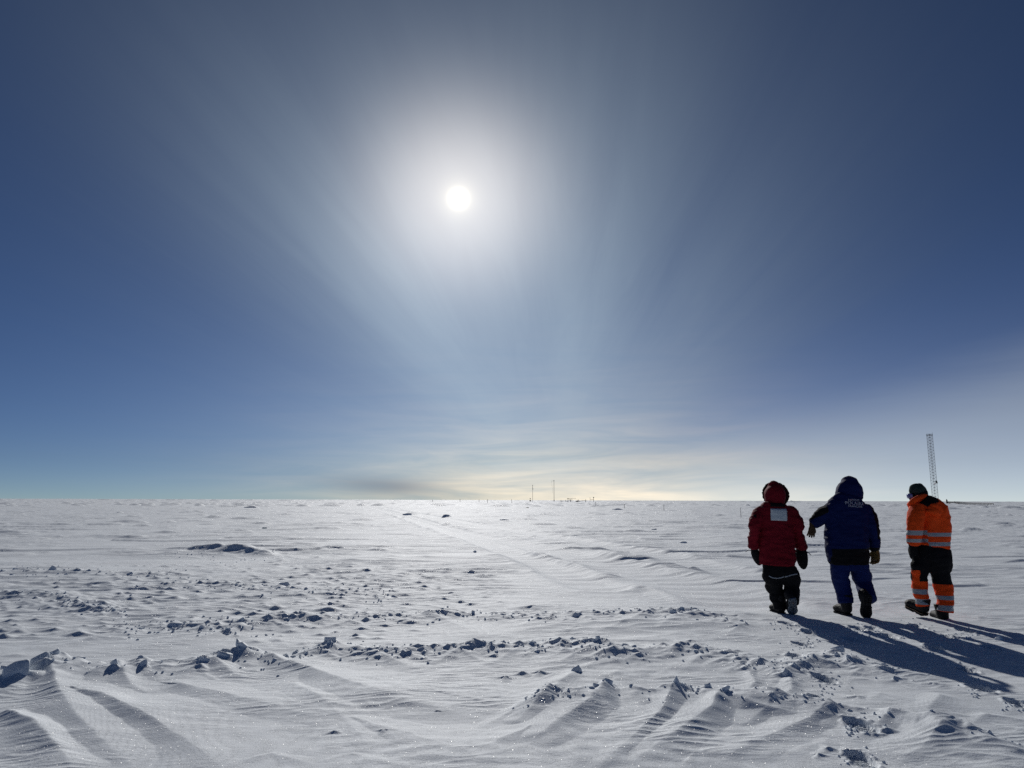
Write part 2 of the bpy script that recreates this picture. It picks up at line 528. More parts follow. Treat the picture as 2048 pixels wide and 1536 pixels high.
def heights(x, y):
    d = np.hypot(x, y)
    h = np.zeros_like(x)
    infront = (y > 0) & (np.abs(np.arctan2(x, y)) < 1.0)
    # broad undulation
    h += .05 * perlin(x / 9, y / 7, 1) * sstep(d, 3, 12) + .16 * perlin(x / 90, y / 70, 2) * sstep(d, 40, 250) + .4 * perlin(x / 500, y / 420, 3) * sstep(d, 300, 1200)
    n = d < 160
    xs, ys, ds = x[n], y[n], d[n]
    hs = np.zeros_like(xs)
    # wind-carved relief, long across the view
    ca, sa = math.cos(.16), math.sin(.16)
    U, V = xs * ca + ys * sa, -xs * sa + ys * ca
    patch = sstep(perlin(xs / 6, ys / 5, 5), -.35, .45)
    hs += (.022 * perlin(U / 2.6, V / 1.1, 6) + .020 * (1 - np.abs(perlin(U / 1.9, V / .8, 7))) * patch)
    hs += .042 * (1 - np.abs(perlin(U / 1.5 + 3 + .3 * perlin(U, V / .6, 33), V / .5, 27))) ** 2.5 * sstep(ds, 9, 15) * sstep(perlin(xs / 5, ys / 4, 34), -.4, .2)
    stp = perlin(U / 3.2, V / 1.3, 28)
    hs += .05 * sstep(stp, .1, .2) * sstep(perlin(xs / 8, ys / 5, 29), -.1, .3) * sstep(ds, 10, 18)
    hs += .075 * np.clip(perlin(U / 7, V / 2.6, 26), 0, None) * sstep(ds, 11, 22)
    nn = ds < 45
    Un, Vn, pn = U[nn], V[nn], patch[nn]
    rid = (1 - np.abs(perlin(Un / .8 + .4 * perlin(Un, Vn, 9), Vn / .33, 8))) ** 2
    hs[nn] += .018 * rid * pn * sstep(perlin(xs[nn] / 2.5, ys[nn] / 2.2, 10), -.2, .4)
    nn = ds < 18
    # fine ripples in patches
    xr, yr = xs[nn], ys[nn]
    rp = (1 - np.abs(perlin(U[nn] / .33, V[nn] / .085, 21))) ** 2 * sstep(perlin(xr / 1.1, yr / .9, 22), .05, .45)
    hs[nn] += .007 * rp
    hs[nn] += .006 * perlin(xr / .16, yr / .12, 23) * sstep(perlin(xr / 1.7, yr / 1.3, 24), -.1, .5)
    h[n] += hs
    # sparse wind-cut lumps, larger and rarer with every scale
    n = (d > 8) & (d < 42) & infront
    clus = sstep(perlin(x[n] / 4, y[n] / 2.2, 31), -.15, .3) * (.12 + .88 * sstep(-x[n] / d[n], .06, .2) * (1 - sstep(d[n], 16, 24)))
    rough = sstep(d[n], 9.2, 10.2) * (1 - sstep(d[n], 15, 18)) * sstep(-x[n], -.6, 1.2)
    clus = np.maximum(clus, rough * (.45 + .55 * sstep(perlin(x[n] / 1.7, y[n] / 1.2, 35), -.3, .2)))
    h[n] += bumps(x[n], y[n], .27, 40, .55, (.01, .050), (.06, .17), (.045, .08), 2.8, True, 1.5) * clus
    h[n] += .02 * (1 - np.abs(perlin(x[n] / .5 + y[n] / .9, y[n] / .3, 36))) ** 2 * rough
    n = (d > 11) & (d < 130) & infront
    clus = sstep(perlin(x[n] / 9, y[n] / 5, 32), -.25, .35)
    h[n] += bumps(x[n], y[n], .85, 50, .35, (.01, .05), (.2, .55), (.10, .2), 2.5, True, 2.0) * clus * sstep(d[n], 11, 16)
    n = (d > 28) & (d < 420) & infront
    h[n] += bumps(x[n], y[n], 2.5, 60, .5, (.02, .16), (.3, 1.2), (.15, .36), pw=2.6) * sstep(d[n], 28, 45)
    n = (d > 110) & (d < 2200) & infront
    h[n] += bumps(x[n], y[n], 7, 70, .55, (.06, .6), (.6, 2.4), (.5, 1.1), pw=2.2) * sstep(d[n], 110, 180)
    n = (d > 500) & (d < 6000) & infront
    h[n] += bumps(x[n], y[n], 45, 80, .5, (.2, 1.6), (3, 10), (2, 5)) * sstep(d[n], 500, 800)
    # broken ridges
    for pts, H, wf, wb, sd in CRESTS:
        p = poly_ground(pts)
        m = (x > min(q.x for q in p) - 1.5) & (x < max(q.x for q in p) + 1.5) & (y > min(q.y for q in p) - 2) & (y < max(q.y for q in p) + 2)
        if not m.any(): continue
        xm, ym = x[m], y[m]
        wob = .10 * perlin(xm / .5, ym / .5, sd + 40) + .05 * perlin(xm / .17, ym / .17, sd + 50)
        dd, sd_, pr = polydist(xm, ym + wob, p)
        s_ = dd * np.where(sd_ < 0, 1, -1)                # > 0 on the camera side (crest runs left to right)
        along = .75 + .6 * np.clip(perlin(xm / .55, ym / 3, sd) + .25, 0, 1) + .35 * np.clip(perlin(xm / .16, ym / 1.5, sd + 9), 0, 1)
        if sd == 20: along = .8 + .4 * np.clip(perlin(xm / .9, ym / 3, sd), -.5, 1)
        endf = sstep(xm, p[0].x - .1, p[0].x + .45) * (1 - sstep(xm, p[-1].x - .45, p[-1].x + .1))
        prof = np.where(s_ > 0, np.exp(-np.abs(s_) / wf) , np.exp(-(s_ / wb) ** 2))
        h[m] += H * prof * along * endf * .8
        rub = np.exp(-(s_ / (wb * 1.3)) ** 2) * endf * (0 if sd == 20 else .55 if sd in (11, 12) else 1)
        h[m] += rub * (.015 * np.clip(perlin(xm / .11, ym / .10, sd + 20), 0, 1) + bumps(xm, ym, .15, sd * 7, .65, (.005, .036), (.03, .08), (.025, .055), 2.0, True)
                       + bumps(xm, ym, .38, sd * 7 + 100, .5, (.01, .036), (.08, .2), (.07, .12), 2.8, True))
    # drift tails with a sharp crest; where several meet the highest wins
    T = np.zeros_like(x)
    for pts, h0, h1, wl_, wr_, *met in DRIFTS:
        p = [Vector(q) for q in pts] if met else poly_ground(pts)
        m = (x > min(q.x for q in p) - 1.2) & (x < max(q.x for q in p) + 1.2) & (y > min(q.y for q in p) - 1.2) & (y < max(q.y for q in p) + 1.2)
        if not m.any(): continue
        dd, sd_, pr = polydist(x[m], y[m] + .02 * perlin(x[m] / .2, y[m] / .2, 90), p)
        w = np.where(sd_ > 0, wl_, wr_) * (.75 + 1.2 * pr) * (1 + .35 * perlin(x[m] / .45, y[m] / .45, 91))
        q = np.sqrt(dd * dd + .012 ** 2) / w
        T[m] = np.maximum(T[m], (.62 if met else 1.0) * (h0 + (h1 - h0) * pr) * np.exp(-q - .35 * q * q) * (1 - sstep(pr, .8, 1)) * (.56 + .2 * sstep(pr, 0, .3)))
    for px, py, H, r in PEAKS:
        c = ground(px, py)
        m = (np.abs(x - c.x) < 5 * r) & (np.abs(y - c.y) < 5 * r)
        if not m.any(): continue
        ex_, ey_ = (x[m] - c.x), (y[m] - c.y - .35 * r)
        rr = np.hypot(ex_, ey_) / r
        an = np.arctan2(ey_, ex_)
        star = 1 + .35 * np.cos(3 * an + px) + .25 * perlin(ex_ / (r * .8), ey_ / (r * .8), 95)
        H *= .70; r *= 1.6
        T[m] = np.maximum(T[m], H * np.exp(-np.sqrt(rr * rr + .02) * 1.5 / star) * 1.15)
    h += T
    # wheel ruts: smoothed and slightly sunk
    for pts, w in RUTS:
        p = poly_ground(pts)
        m = (y > 6) & (y < 140) & infront
        dd, sd_, pr = polydist(x[m], y[m], p)
        k = np.exp(-(dd / w) ** 4) * sstep(pr, 0, .05)
        edge = np.exp(-((dd - w * 1.25) / .16) ** 2)
        tread = .006 * np.sin(y[m] * 9 + 1.5 * perlin(x[m], y[m], 77)) * (d[m] < 30)
        h[m] = h[m] * (1 - .8 * k) - .035 * k + .035 * edge * np.clip(.6 + .5 * perlin(x[m] / .5, y[m] / 1.1, 78), 0, 2) + k * tread
    # trodden, even snow under the walkers
    for c in FEETG:
        k = np.exp(-(((x - c.x) / .35) ** 2 + ((y - c.y) / .45) ** 2))
        h = h * (1 - k) + .022 * k
    # boot prints
    for px, py, rot in PRINTS:
        c = ground(px, py)
        m = (np.abs(x - c.x) < .4) & (np.abs(y - c.y) < .5)
        if not m.any(): continue
        a = R(rot)
        ux = (x[m] - c.x) * math.cos(a) - (y[m] - c.y) * math.sin(a)
        uy = (x[m] - c.x) * math.sin(a) + (y[m] - c.y) * math.cos(a)
        wid = .054 + .012 * np.sin((uy + .15) * 12) 
        q = np.maximum(np.abs(ux) / wid, np.abs(uy) / .155)
        q = (np.abs(ux / wid) ** 3 + np.abs(uy / .155) ** 5) ** .25
        ins = 1 - sstep(q, .88, 1.06)
        tread = .007 * np.sign(np.sin(uy * 2 * math.pi / .032)) * (np.abs(ux) < wid * .8)
        crumb = .016 * np.clip(perlin(ux / .022, uy / .03, 97 + px) , 0, 1) * sstep(-uy, -.06, .08)
        rim = .012 * np.exp(-((q - 1.25) / .18) ** 2) * np.clip(.4 + perlin(ux / .05, uy / .05, 98), 0, 2)
        h[m] = h[m] - ins * .044 + ins * (tread + crumb) + rim
    return h


GRID = {}


def hz(x, y):
    """height of the finished snow mesh under a point (bilinear in its own grid)"""
    r, t = math.hypot(x, y), math.atan2(x, y)
    rs, th_, Z = GRID['r'], GRID['t'], GRID['z']
    i = min(max(int(np.searchsorted(rs, r)) - 1, 0), len(rs) - 2)
    j = min(max(int(np.searchsorted(th_, t)) - 1, 0), len(th_) - 2)
    a = min(max((r - rs[i]) / (rs[i + 1] - rs[i]), 0), 1); b_ = min(max((t - th_[j]) / (th_[j + 1] - th_[j]), 0), 1)
    return float((Z[i, j] * (1 - b_) + Z[i, j + 1] * b_) * (1 - a) + (Z[i + 1, j] * (1 - b_) + Z[i + 1, j + 1] * b_) * a)


def snow_ground():
    rs = list(np.linspace(.6, 3.6, 60))
    r = rs[-1]
    while r < 9000:
        r += min(max(r * r / (3800 if r < 6 else 6200), .003), .0065 * r) if r < 2500 else .05 * r
        rs.append(r)
    rs = np.array(rs)
    half = R(48)
    fine = np.linspace(-half, half, 1290)
    coarse = np.linspace(half, 2 * math.pi - half, 60)[1:-1]
    th_ = np.concatenate([fine, coarse])
    nr, nt = len(rs), len(th_)
    X = (rs[:, None] * np.sin(th_)[None]).ravel(); Y = (rs[:, None] * np.cos(th_)[None]).ravel()
    Z = heights(X, Y)
    GRID.update(r=rs, t=fine, z=Z.reshape(nr, nt)[:, :len(fine)])
    co = np.empty((nr * nt + 1, 3), np.float32)
    co[:-1, 0] = X; co[:-1, 1] = Y; co[:-1, 2] = Z
    co[-1] = (0, 0, 0)
    i = np.arange(nr - 1)[:, None] * nt; j = np.arange(nt)[None]; k = (j + 1) % nt
    quads = np.stack([i + j, i + nt + j, i + nt + k, i + k], -1).reshape(-1, 4)
    jj = np.arange(nt)
    tris = np.stack([np.full(nt, nr * nt), jj, (jj + 1) % nt], -1)
    me = bpy.data.meshes.new('snow_ground')
    me.vertices.add(len(co)); me.vertices.foreach_set('co', co.ravel())
    nl = quads.size + tris.size
    me.loops.add(nl)
    me.loops.foreach_set('vertex_index', np.concatenate([quads.ravel(), tris.ravel()]).astype(np.int32))
    npol = len(quads) + len(tris)
    me.polygons.add(npol)
    ls = np.concatenate([np.arange(len(quads)) * 4, quads.size + np.arange(len(tris)) * 3]).astype(np.int32)
    me.polygons.foreach_set('loop_start', ls)
    me.polygons.foreach_set('use_smooth', np.ones(npol, bool))
    me.update(calc_edges=True)
    me.materials.append(M_SNOW)
    o = bpy.data.objects.new('snow_ground', me)
    COL.objects.link(o)
    tag(o, kind='structure')
    return o


snow_ground()

# ------------------------------------------------------------------ loose blocks and lumps of wind-packed snow
def block_bm(w, d, h, rnd, n=15, tip=0.0):
    bm = bmesh.new()
    for i in range(n):
        a = rnd.uniform(0, 2 * math.pi); z = rnd.uniform(-.5, 1)
        k = (1 - .55 * max(0, z) * (1 if tip else .45)) * rnd.uniform(.75, 1.0)
        bm.verts.new((math.cos(a) * w * .5 * k, math.sin(a) * d * .5 * k, z * h * .8))
    if tip:
        bm.verts.new((rnd.uniform(-.15, .15) * w, rnd.uniform(-.1, .1) * d, h * .95))
    r = bmesh.ops.convex_hull(bm, input=bm.verts)
    bmesh.ops.delete(bm, geom=[v for v in bm.verts if not v.link_faces], context='VERTS')
    bmesh.ops.bevel(bm, geom=bm.edges[:], offset=min(w, h) * .07, segments=1, affect='EDGES', clamp_overlap=True)
    bmesh.ops.triangulate(bm, faces=bm.faces[:])
    bmesh.ops.subdivide_edges(bm, edges=bm.edges[:], cuts=1, use_grid_fill=True)
    bmesh.ops.smooth_vert(bm, verts=bm.verts, factor=.35, use_axis_x=True, use_axis_y=True, use_axis_z=True)
    off = Vector((rnd.uniform(0, 99),) * 3)
    for v in bm.verts:
        v.co += v.normal * 0 + Vector((mnoise.noise(v.co * (3 / w) + off), mnoise.noise(v.co * (3 / w) + off * 2), mnoise.noise(v.co * (4 / w) + off * 3))) * w * .06
    bmesh.ops.recalc_face_normals(bm, faces=bm.faces[:])
    return bm


rnd = random.Random(4)


def lump(px, py, wpx, hpx, label, group=None, tip=0.0, cat='snow block', name='snow_block', dep=1.0, seed=None):
    r_ = random.Random(seed) if seed is not None else rnd
    c = ground(px, py)
    dist = math.hypot(c.x, c.y)
    sc_ = math.hypot(dist, CAMH) / F
    w, h = wpx * sc_ * (1.6 if tip else 1.1), hpx * sc_ * (.85 if tip else 1)
    bm = block_bm(w, w * dep * r_.uniform(.6, 1.0), h, r_, tip=tip)
    bmesh.ops.rotate(bm, verts=bm.verts, matrix=Matrix.Rotation(r_.uniform(-.3, .3), 3, 'Y') @ Matrix.Rotation(r_.uniform(-.5, .5), 3, 'Z'))
    z = min(hz(c.x, c.y), hz(c.x, c.y - w * .3))
    bmesh.ops.translate(bm, verts=bm.verts, vec=(c.x, c.y, z - .24 * h))
    o = build(name, bm, M_BLOCK, None, (c.x, c.y, z))
    tag(o, label, cat, group)
    return o


GB = 'single snow blocks lying on the drifts'
BLOCKS = [
    (26, 1366, 62, 46, 0, 'largest dark snow block in the pile at the left edge of the foreground'),
    (76, 1350, 40, 30, 0, 'square snow block on the right end of the pile at the left edge'),
    (14, 1342, 26, 16, 0, 'pale snow block behind the big dark one at the left edge'),
    (104, 1342, 22, 12, 0, 'low snow block just right of the square block on the left pile'),
    (160, 1338, 18, 9, 0, 'small flat snow block alone right of the left edge pile'),
    (228, 1348, 13, 18, 1, 'thin pointed snow lump, first one right of the pile at the left edge'),
    (285, 1343, 16, 20, 1, 'pointed snow lump with a sharp tip beside the thin pointed one on the left ridge'),
    (408, 1334, 24, 16, 0, 'rounded snow block half buried left of the big flat slab'),
    (486, 1316, 56, 26, 0, 'broad flat-topped snow slab tilted on the left ridge'),
    (450, 1326, 34, 16, 0, 'dark snow block leaning against the left foot of the flat-topped slab'),
    (660, 1302, 24, 14, 0, 'sloping snow slab at the left end of the broken centre ridge'),
    (1153, 1347, 17, 21, 1, 'dark pointed snow lump standing alone below the centre ridge'),
    (1215, 1398, 24, 12, 0, 'curled snow block topping the ridge nearest the camera'),
    (1352, 1404, 14, 22, 1, 'upright narrow snow block on the crest of the nearest ridge'),
    (1418, 1406, 15, 11, 0, 'small square snow block between two taller ones on the nearest ridge'),
    (1452, 1412, 20, 22, 0, 'leaning dark snow block above the long bright drift tail'),
    (1574, 1358, 18, 18, 1, 'pointed snow lump left of the boot prints'),
    (1674, 1316, 28, 20, 0, 'pale faceted snow block beside the long shadow of the red parka walker'),
    (103, 1150, 12, 16, 1, 'upright snow stub like a small post in the left middle ground'),
    (568, 1176, 22, 13, 0, 'dark snow block lying on the rough patch left of centre'),
    (352, 1256, 40, 13, 0, 'long slanting dark snow slab on the left, behind the ridge'),
    (410, 1262, 26, 12, 0, 'broken snow slab just right of the long slanting one'),
    (1152, 1242, 18, 15, 1, 'dark pointed snow lump on the far side of the centre ridges'),
    (1386, 1234, 24, 10, 0, 'low dark snow block left of the red parka walker'),
    (1347, 1238, 16, 14, 0, 'snow block with a lit right side near the red parka walker'),
    (1998, 1282, 16, 15, 0, 'pale snow block in the gap between the shadows at the right edge'),
    (1795, 1364, 20, 12, 0, 'snow block just below the red parka walker\'s shadow'),
    (814, 1030, 25, 7, 0, 'far dark flat block on the snow, left one of the far pair'),
    (898, 1035, 34, 9, 0, 'far dark rounded mound, right one of the far pair'),
    (1308, 1060, 15, 5, 0, 'small dark mound in the right middle distance left of the walkers'),
    (1366, 1086, 22, 7, 0, 'dark wedge shaped block left of the red parka walker\'s elbow'),
    (500, 1016, 30, 5, 0, 'far low dark snow bank near the left horizon'),
    (1010, 1041, 26, 4, 0, 'thin far dark snow ledge below the two masts'),
    (950, 1106, 7, 6, 1, 'tiny dark lump alone in the glittering centre'),
    (1242, 1021, 40, 4, 0, 'far long dark snow ledge right of the masts'),
]
for i, (px, py, w, h, tp, lab) in enumerate(BLOCKS):
    far = py < 1120
    lump(px, py, w, h, lab, GB, tip=tp, dep=.8, seed=100 + i)

# small broken lumps scattered along each ridge
SMALL = [
    (0, 34, 'small broken snow lump on the crest of the ridge nearest the camera', 'snow lumps on the nearest ridge', 4, 11),
    (1, 22, 'small broken snow lump among the large blocks of the left ridge', 'snow lumps on the left ridge', 4, 12),
    (2, 50, 'small dark snow lump on the broken centre ridge', 'snow lumps on the centre ridge', 4, 13),
    (3, 26, 'small snow lump between the boot prints and the centre ridge', 'snow lumps left of the shadows', 4, 10),
    (4, 48, 'small snow lump on the ridge level with the walkers\' feet', 'snow lumps on the ridge by the walkers\' feet', 3.5, 10),
    (5, 20, 'small snow lump on the left ridge behind the slanting slab', 'snow lumps on the far left ridge', 3.5, 9),
    (6, 24, 'small snow lump around the upright snow stub', 'snow lumps by the upright stub', 3.5, 8),
    (7, 26, 'small snow lump on the rough patch left of centre', 'snow lumps on the rough patch', 3.5, 9),
]
for ci, cnt, lab, grp, s0, s1 in SMALL:
    pts = CRESTS[ci][0]
    for i in range(cnt):
        t = rnd.uniform(0.03, len(pts) - 1.03)
        k = int(t); a, b = pts[k], pts[k + 1]
        x_ = a[0] + (b[0] - a[0]) * (t - k); y_ = a[1] + (b[1] - a[1]) * (t - k)
        sz = s0 + (s1 - s0) * rnd.random() ** 1.8
        lump(x_, y_ + rnd.gauss(1, 6 if ci < 4 else 3.5), sz * rnd.uniform(.8, 1.5), sz * rnd.uniform(.6, 1.1), lab, grp,
             tip=1 if rnd.random() < .45 else 0, cat='snow lump', name='snow_lump')

# crumbs too small to count
bmc = bmesh.new()
for ci in range(len(CRESTS)):
    pts = CRESTS[ci][0]
    for i in range(90):
        t = rnd.uniform(0, len(pts) - 1.01)
        k = int(t); a, b = pts[k], pts[k + 1]
        c = ground(a[0] + (b[0] - a[0]) * (t - k), a[1] + (b[1] - a[1]) * (t - k) + rnd.gauss(2, 9))
        r_ = rnd.uniform(.004, .014) * (1 if ci < 4 else 1.4)
        mt = Matrix.Translation((c.x, c.y, hz(c.x, c.y) + r_ * .2)) @ Matrix.Rotation(rnd.uniform(0, 6), 4, Vector((rnd.random(), rnd.random(), rnd.random() + .1)).normalized())
        bmesh.ops.create_icosphere(bmc, subdivisions=1, radius=r_, matrix=mt @ Matrix.Diagonal((1.3, 1, .7, 1)))
for px, py, rot in PRINTS:
    for i in range(26):
        c = ground(px + rnd.gauss(0, 20), py + rnd.gauss(6, 9))
        r_ = rnd.uniform(.004, .013)
        bmesh.ops.create_icosphere(bmc, subdivisions=1, radius=r_, matrix=Matrix.Translation((c.x, c.y, hz(c.x, c.y) + r_ * .2)) @ Matrix.Rotation(rnd.uniform(0, 6), 4, 'X'))
tag(build('snow_crumbs', bmc, M_BLOCK, smooth=False), kind='stuff')


# ------------------------------------------------------------------ the three walkers
M_RED = principled('red_shell', (.15, .006, .014), .8, .10, (140, .25), var=.12, vscale=7)
M_BLUE = principled('blue_shell', (.005, .012, .072), .8, .12, (140, .25), var=.12, vscale=7)
M_BLUEP = principled('blue_trouser_cloth', (.006, .016, .095), .8, .12, (140, .25), var=.12, vscale=7)
M_BLACK = principled('black_cloth', (.008, .008, .010), .9, .12, (120, .3), var=.2, vscale=9)
M_ORANGE = principled('orange_cloth', (.82, .075, .010), .8, .12, (140, .25), var=.06, vscale=7)
M_BAND = principled('reflective_tape', (.30, .33, .36), .45, .5)
M_PATCH = principled('pale_patch', (.50, .55, .58), .6, .4)
M_FUR = principled('dark_fur', (.035, .016, .012), .95, .1, (60, 1.0), var=.4, vscale=60)
M_RUBBER = principled('black_rubber', (.008, .008, .010), .7, .22, (60, .3))
M_SNOWY = principled('snow_dusted_rubber', (.16, .18, .20), .8, .3, (60, .6), var=.75, vscale=38)
M_TANDARK = principled('dark_tan_leather', (.055, .032, .014), .75, .25, (60, .4), var=.25, vscale=25)  # darker version of the tan leather, left glove only
M_TAN = principled('tan_leather', (.15, .095, .028), .75, .2, (60, .4), var=.25, vscale=25)
M_BEANIE = principled('dark_green_knit', (.028, .045, .042), .95, .15, (90, .8), var=.3, vscale=30)
M_LENS = principled('goggle_lens', (.10, .13, .38), .08, .8)
M_SOLELINE = principled('tan_rubber', (.30, .20, .12), .6, .3)
M_SKIN = principled('skin', (.42, .24, .17), .6, .3)
M_LETTER = principled('printed_letters', (.42, .43, .52), .7, .3)
M_CORD = principled('grey_cord', (.10, .10, .11), .8, .3)


def catmull(p, n=4):
    out = []
    for i in range(len(p) - 1):
        a, b, c, d = p[max(i - 1, 0)], p[i], p[i + 1], p[min(i + 2, len(p) - 1)]
        for k in range(n):
            t = k / n
            out.append(tuple(.5 * ((2 * b[q]) + (c[q] - a[q]) * t + (2 * a[q] - 5 * b[q] + 4 * c[q] - d[q]) * t * t + (3 * b[q] - a[q] - 3 * c[q] + d[q]) * t ** 3) for q in range(5)))
    out.append(tuple(p[-1]))
    return out


def tube(bm, pts, n=20, cap0=True, cap1=True, ref=None, power=2.0):
    """closed swept tube: pts = (Vector, half width, half depth); rounded ends where cap is True"""
    p = catmull([(*c, a, b) for c, a, b in pts])
    P_ = [Vector(q[:3]) for q in p]
    rings = []

    def add(c, t, a, b):
        rf = ref or (Vector((1, 0, 0)) if abs(t.x) < .85 else Vector((0, 0, 1)))
        u_ = (rf - t * rf.dot(t)).normalized(); v_ = t.cross(u_)
        ring = []
        for k in range(n):
            an = 2 * math.pi * k / n
            ca, sa = math.cos(an), math.sin(an)
            ca = math.copysign(abs(ca) ** (2 / power), ca); sa = math.copysign(abs(sa) ** (2 / power), sa)
            ring.append(bm.verts.new(c + u_ * a * ca + v_ * b * sa))
        rings.append(ring)
    N = len(p)
    for i in range(N):
        t = (P_[min(i + 1, N - 1)] - P_[max(i - 1, 0)]).normalized()
        a, b = p[i][3], p[i][4]
        if i == 0 and cap0:
            r_ = min(a, b)
            for f_, k_ in ((.92, .35), (.6, .75)):
                add(P_[0] - t * r_ * (1 - k_), t, a * (1 - .9 * f_ ** 3), b * (1 - .9 * f_ ** 3))
        add(P_[i], t, a, b)
        if i == N - 1 and cap1:
            r_ = min(a, b)
            for f_, k_ in ((.6, .5), (.92, .85)):
                add(P_[-1] + t * r_ * k_, t, a * (1 - .9 * f_ ** 3), b * (1 - .9 * f_ ** 3))
    for r0, r1 in zip(rings, rings[1:]):
        for k in range(n):
            bm.faces.new((r0[k], r0[(k + 1) % n], r1[(k + 1) % n], r1[k]))
    bm.faces.new(list(reversed(rings[0]))); bm.faces.new(rings[-1])


def ball(bm, c, rx, ry, rz, rot=None):
    mt = Matrix.Translation(c) @ (rot.to_4x4() if rot else Matrix.Identity(4)) @ Matrix.Diagonal((rx, ry, rz, 1))
    bmesh.ops.create_icosphere(bm, subdivisions=3, radius=1, matrix=mt)


def fuse(bm, voxel=.010, smooth=4, folds=None):
    """weld overlapping closed shapes into one continuous skin, then press folds into it"""
    bmesh.ops.recalc_face_normals(bm, faces=bm.faces[:])
    me = bpy.data.meshes.new('work'); bm.to_mesh(me); bm.free()
    o = bpy.data.objects.new('work', me); COL.objects.link(o)
    r_ = o.modifiers.new('r', 'REMESH'); r_.mode = 'VOXEL'; r_.voxel_size = voxel
    s_ = o.modifiers.new('s', 'SMOOTH'); s_.factor = .5; s_.iterations = smooth
    dg = bpy.context.evaluated_depsgraph_get(); dg.update()
    ev = o.evaluated_get(dg)
    nb = bmesh.new(); nb.from_mesh(ev.to_mesh())
    ev.to_mesh_clear()
    bpy.data.objects.remove(o); bpy.data.meshes.remove(me)
    if folds:
        nb.normal_update()
        mv = []
        for v in nb.verts:
            k = 0
            for amp, sx, sz, off in folds:
                q = Vector((v.co.x * sx, v.co.y * sx, v.co.z * sz)) + Vector((off, off * 2, 0))
                k += amp * (1 - 2.2 * abs(mnoise.noise(q)))
            mv.append(v.normal * k)
        for v, d_ in zip(nb.verts, mv):
            v.co += d_
    return nb


def split(bm, test):
    """move the faces for which test(centre) holds into a new bmesh"""
    sel = [f for f in bm.faces if test(f.calc_center_median())]
    nb = bmesh.new(); vm = {}
    for f in sel:
        vs = []
        for v in f.verts:
            if v not in vm: vm[v] = nb.verts.new(v.co)
            vs.append(vm[v])
        nb.faces.new(vs)
    bmesh.ops.delete(bm, geom=sel, context='FACES')
    return nb


def cut(bm, co, no):
    bmesh.ops.bisect_plane(bm, geom=bm.verts[:] + bm.edges[:] + bm.faces[:], plane_co=co, plane_no=no)


def decal(tree, corners, nx, nz, off=.004, thick=.003):
    """small sheet laid on a garment's back: corners in x,z (tl, tr, br, bl), dropped onto the cloth along +Y"""
    bm = bmesh.new(); gv = []
    tl, tr, br, bl = corners
    for j in range(nz + 1):
        row = []
        for i in range(nx + 1):
            a, b = i / nx, j / nz
            top = tl.lerp(tr, a); bot = bl.lerp(br, a)
            q = top.lerp(bot, b)
            hit = tree.ray_cast(Vector((q.x, q.y - 1.5, q.z)), Vector((0, 1, 0)))[0]
            y = hit.y if hit else q.y
            row.append((q.x, y - off, q.z))
        gv.append(row)
    fr = [[bm.verts.new(p) for p in row] for row in gv]
    bk = [[bm.verts.new((p[0], p[1] + thick, p[2])) for p in row] for row in gv]
    for j in range(nz):
        for i in range(nx):
            bm.faces.new((fr[j][i], fr[j][i + 1], fr[j + 1][i + 1], fr[j + 1][i]))
            bm.faces.new((bk[j][i], bk[j + 1][i], bk[j + 1][i + 1], bk[j][i + 1]))
    for i in range(nx):
        bm.faces.new((fr[0][i], bk[0][i], bk[0][i + 1], fr[0][i + 1])); bm.faces.new((fr[nz][i], fr[nz][i + 1], bk[nz][i + 1], bk[nz][i]))
    for j in range(nz):
        bm.faces.new((fr[j][0], fr[j + 1][0], bk[j + 1][0], bk[j][0])); bm.faces.new((fr[j][nx], bk[j][nx], bk[j + 1][nx], fr[j + 1][nx]))
    bmesh.ops.recalc_face_normals(bm, faces=bm.faces[:])
    return bm


class Walker:
    """maps outline points of one walker (pixels of the 2048 photograph + metres of depth) into the place"""
    def __init__(s, px, py, label):
        g_ = ground(px, py)
        s.Y = g_.y
        s.root = empty('person', (g_.x, g_.y, hz(g_.x, g_.y)))
        tag(s.root, label, 'person', 'people walking away over the snow')
        s.k = (onplane(px + 1, py, s.Y) - onplane(px, py, s.Y)).length      # metres per pixel

    def q(s, px, py, dy=0.0):
        return onplane(px, py, s.Y + dy)

    def r(s, px, py, dy, a, b=None):
        return (s.q(px, py, dy), a * s.k, (b if b is not None else a) * s.k)


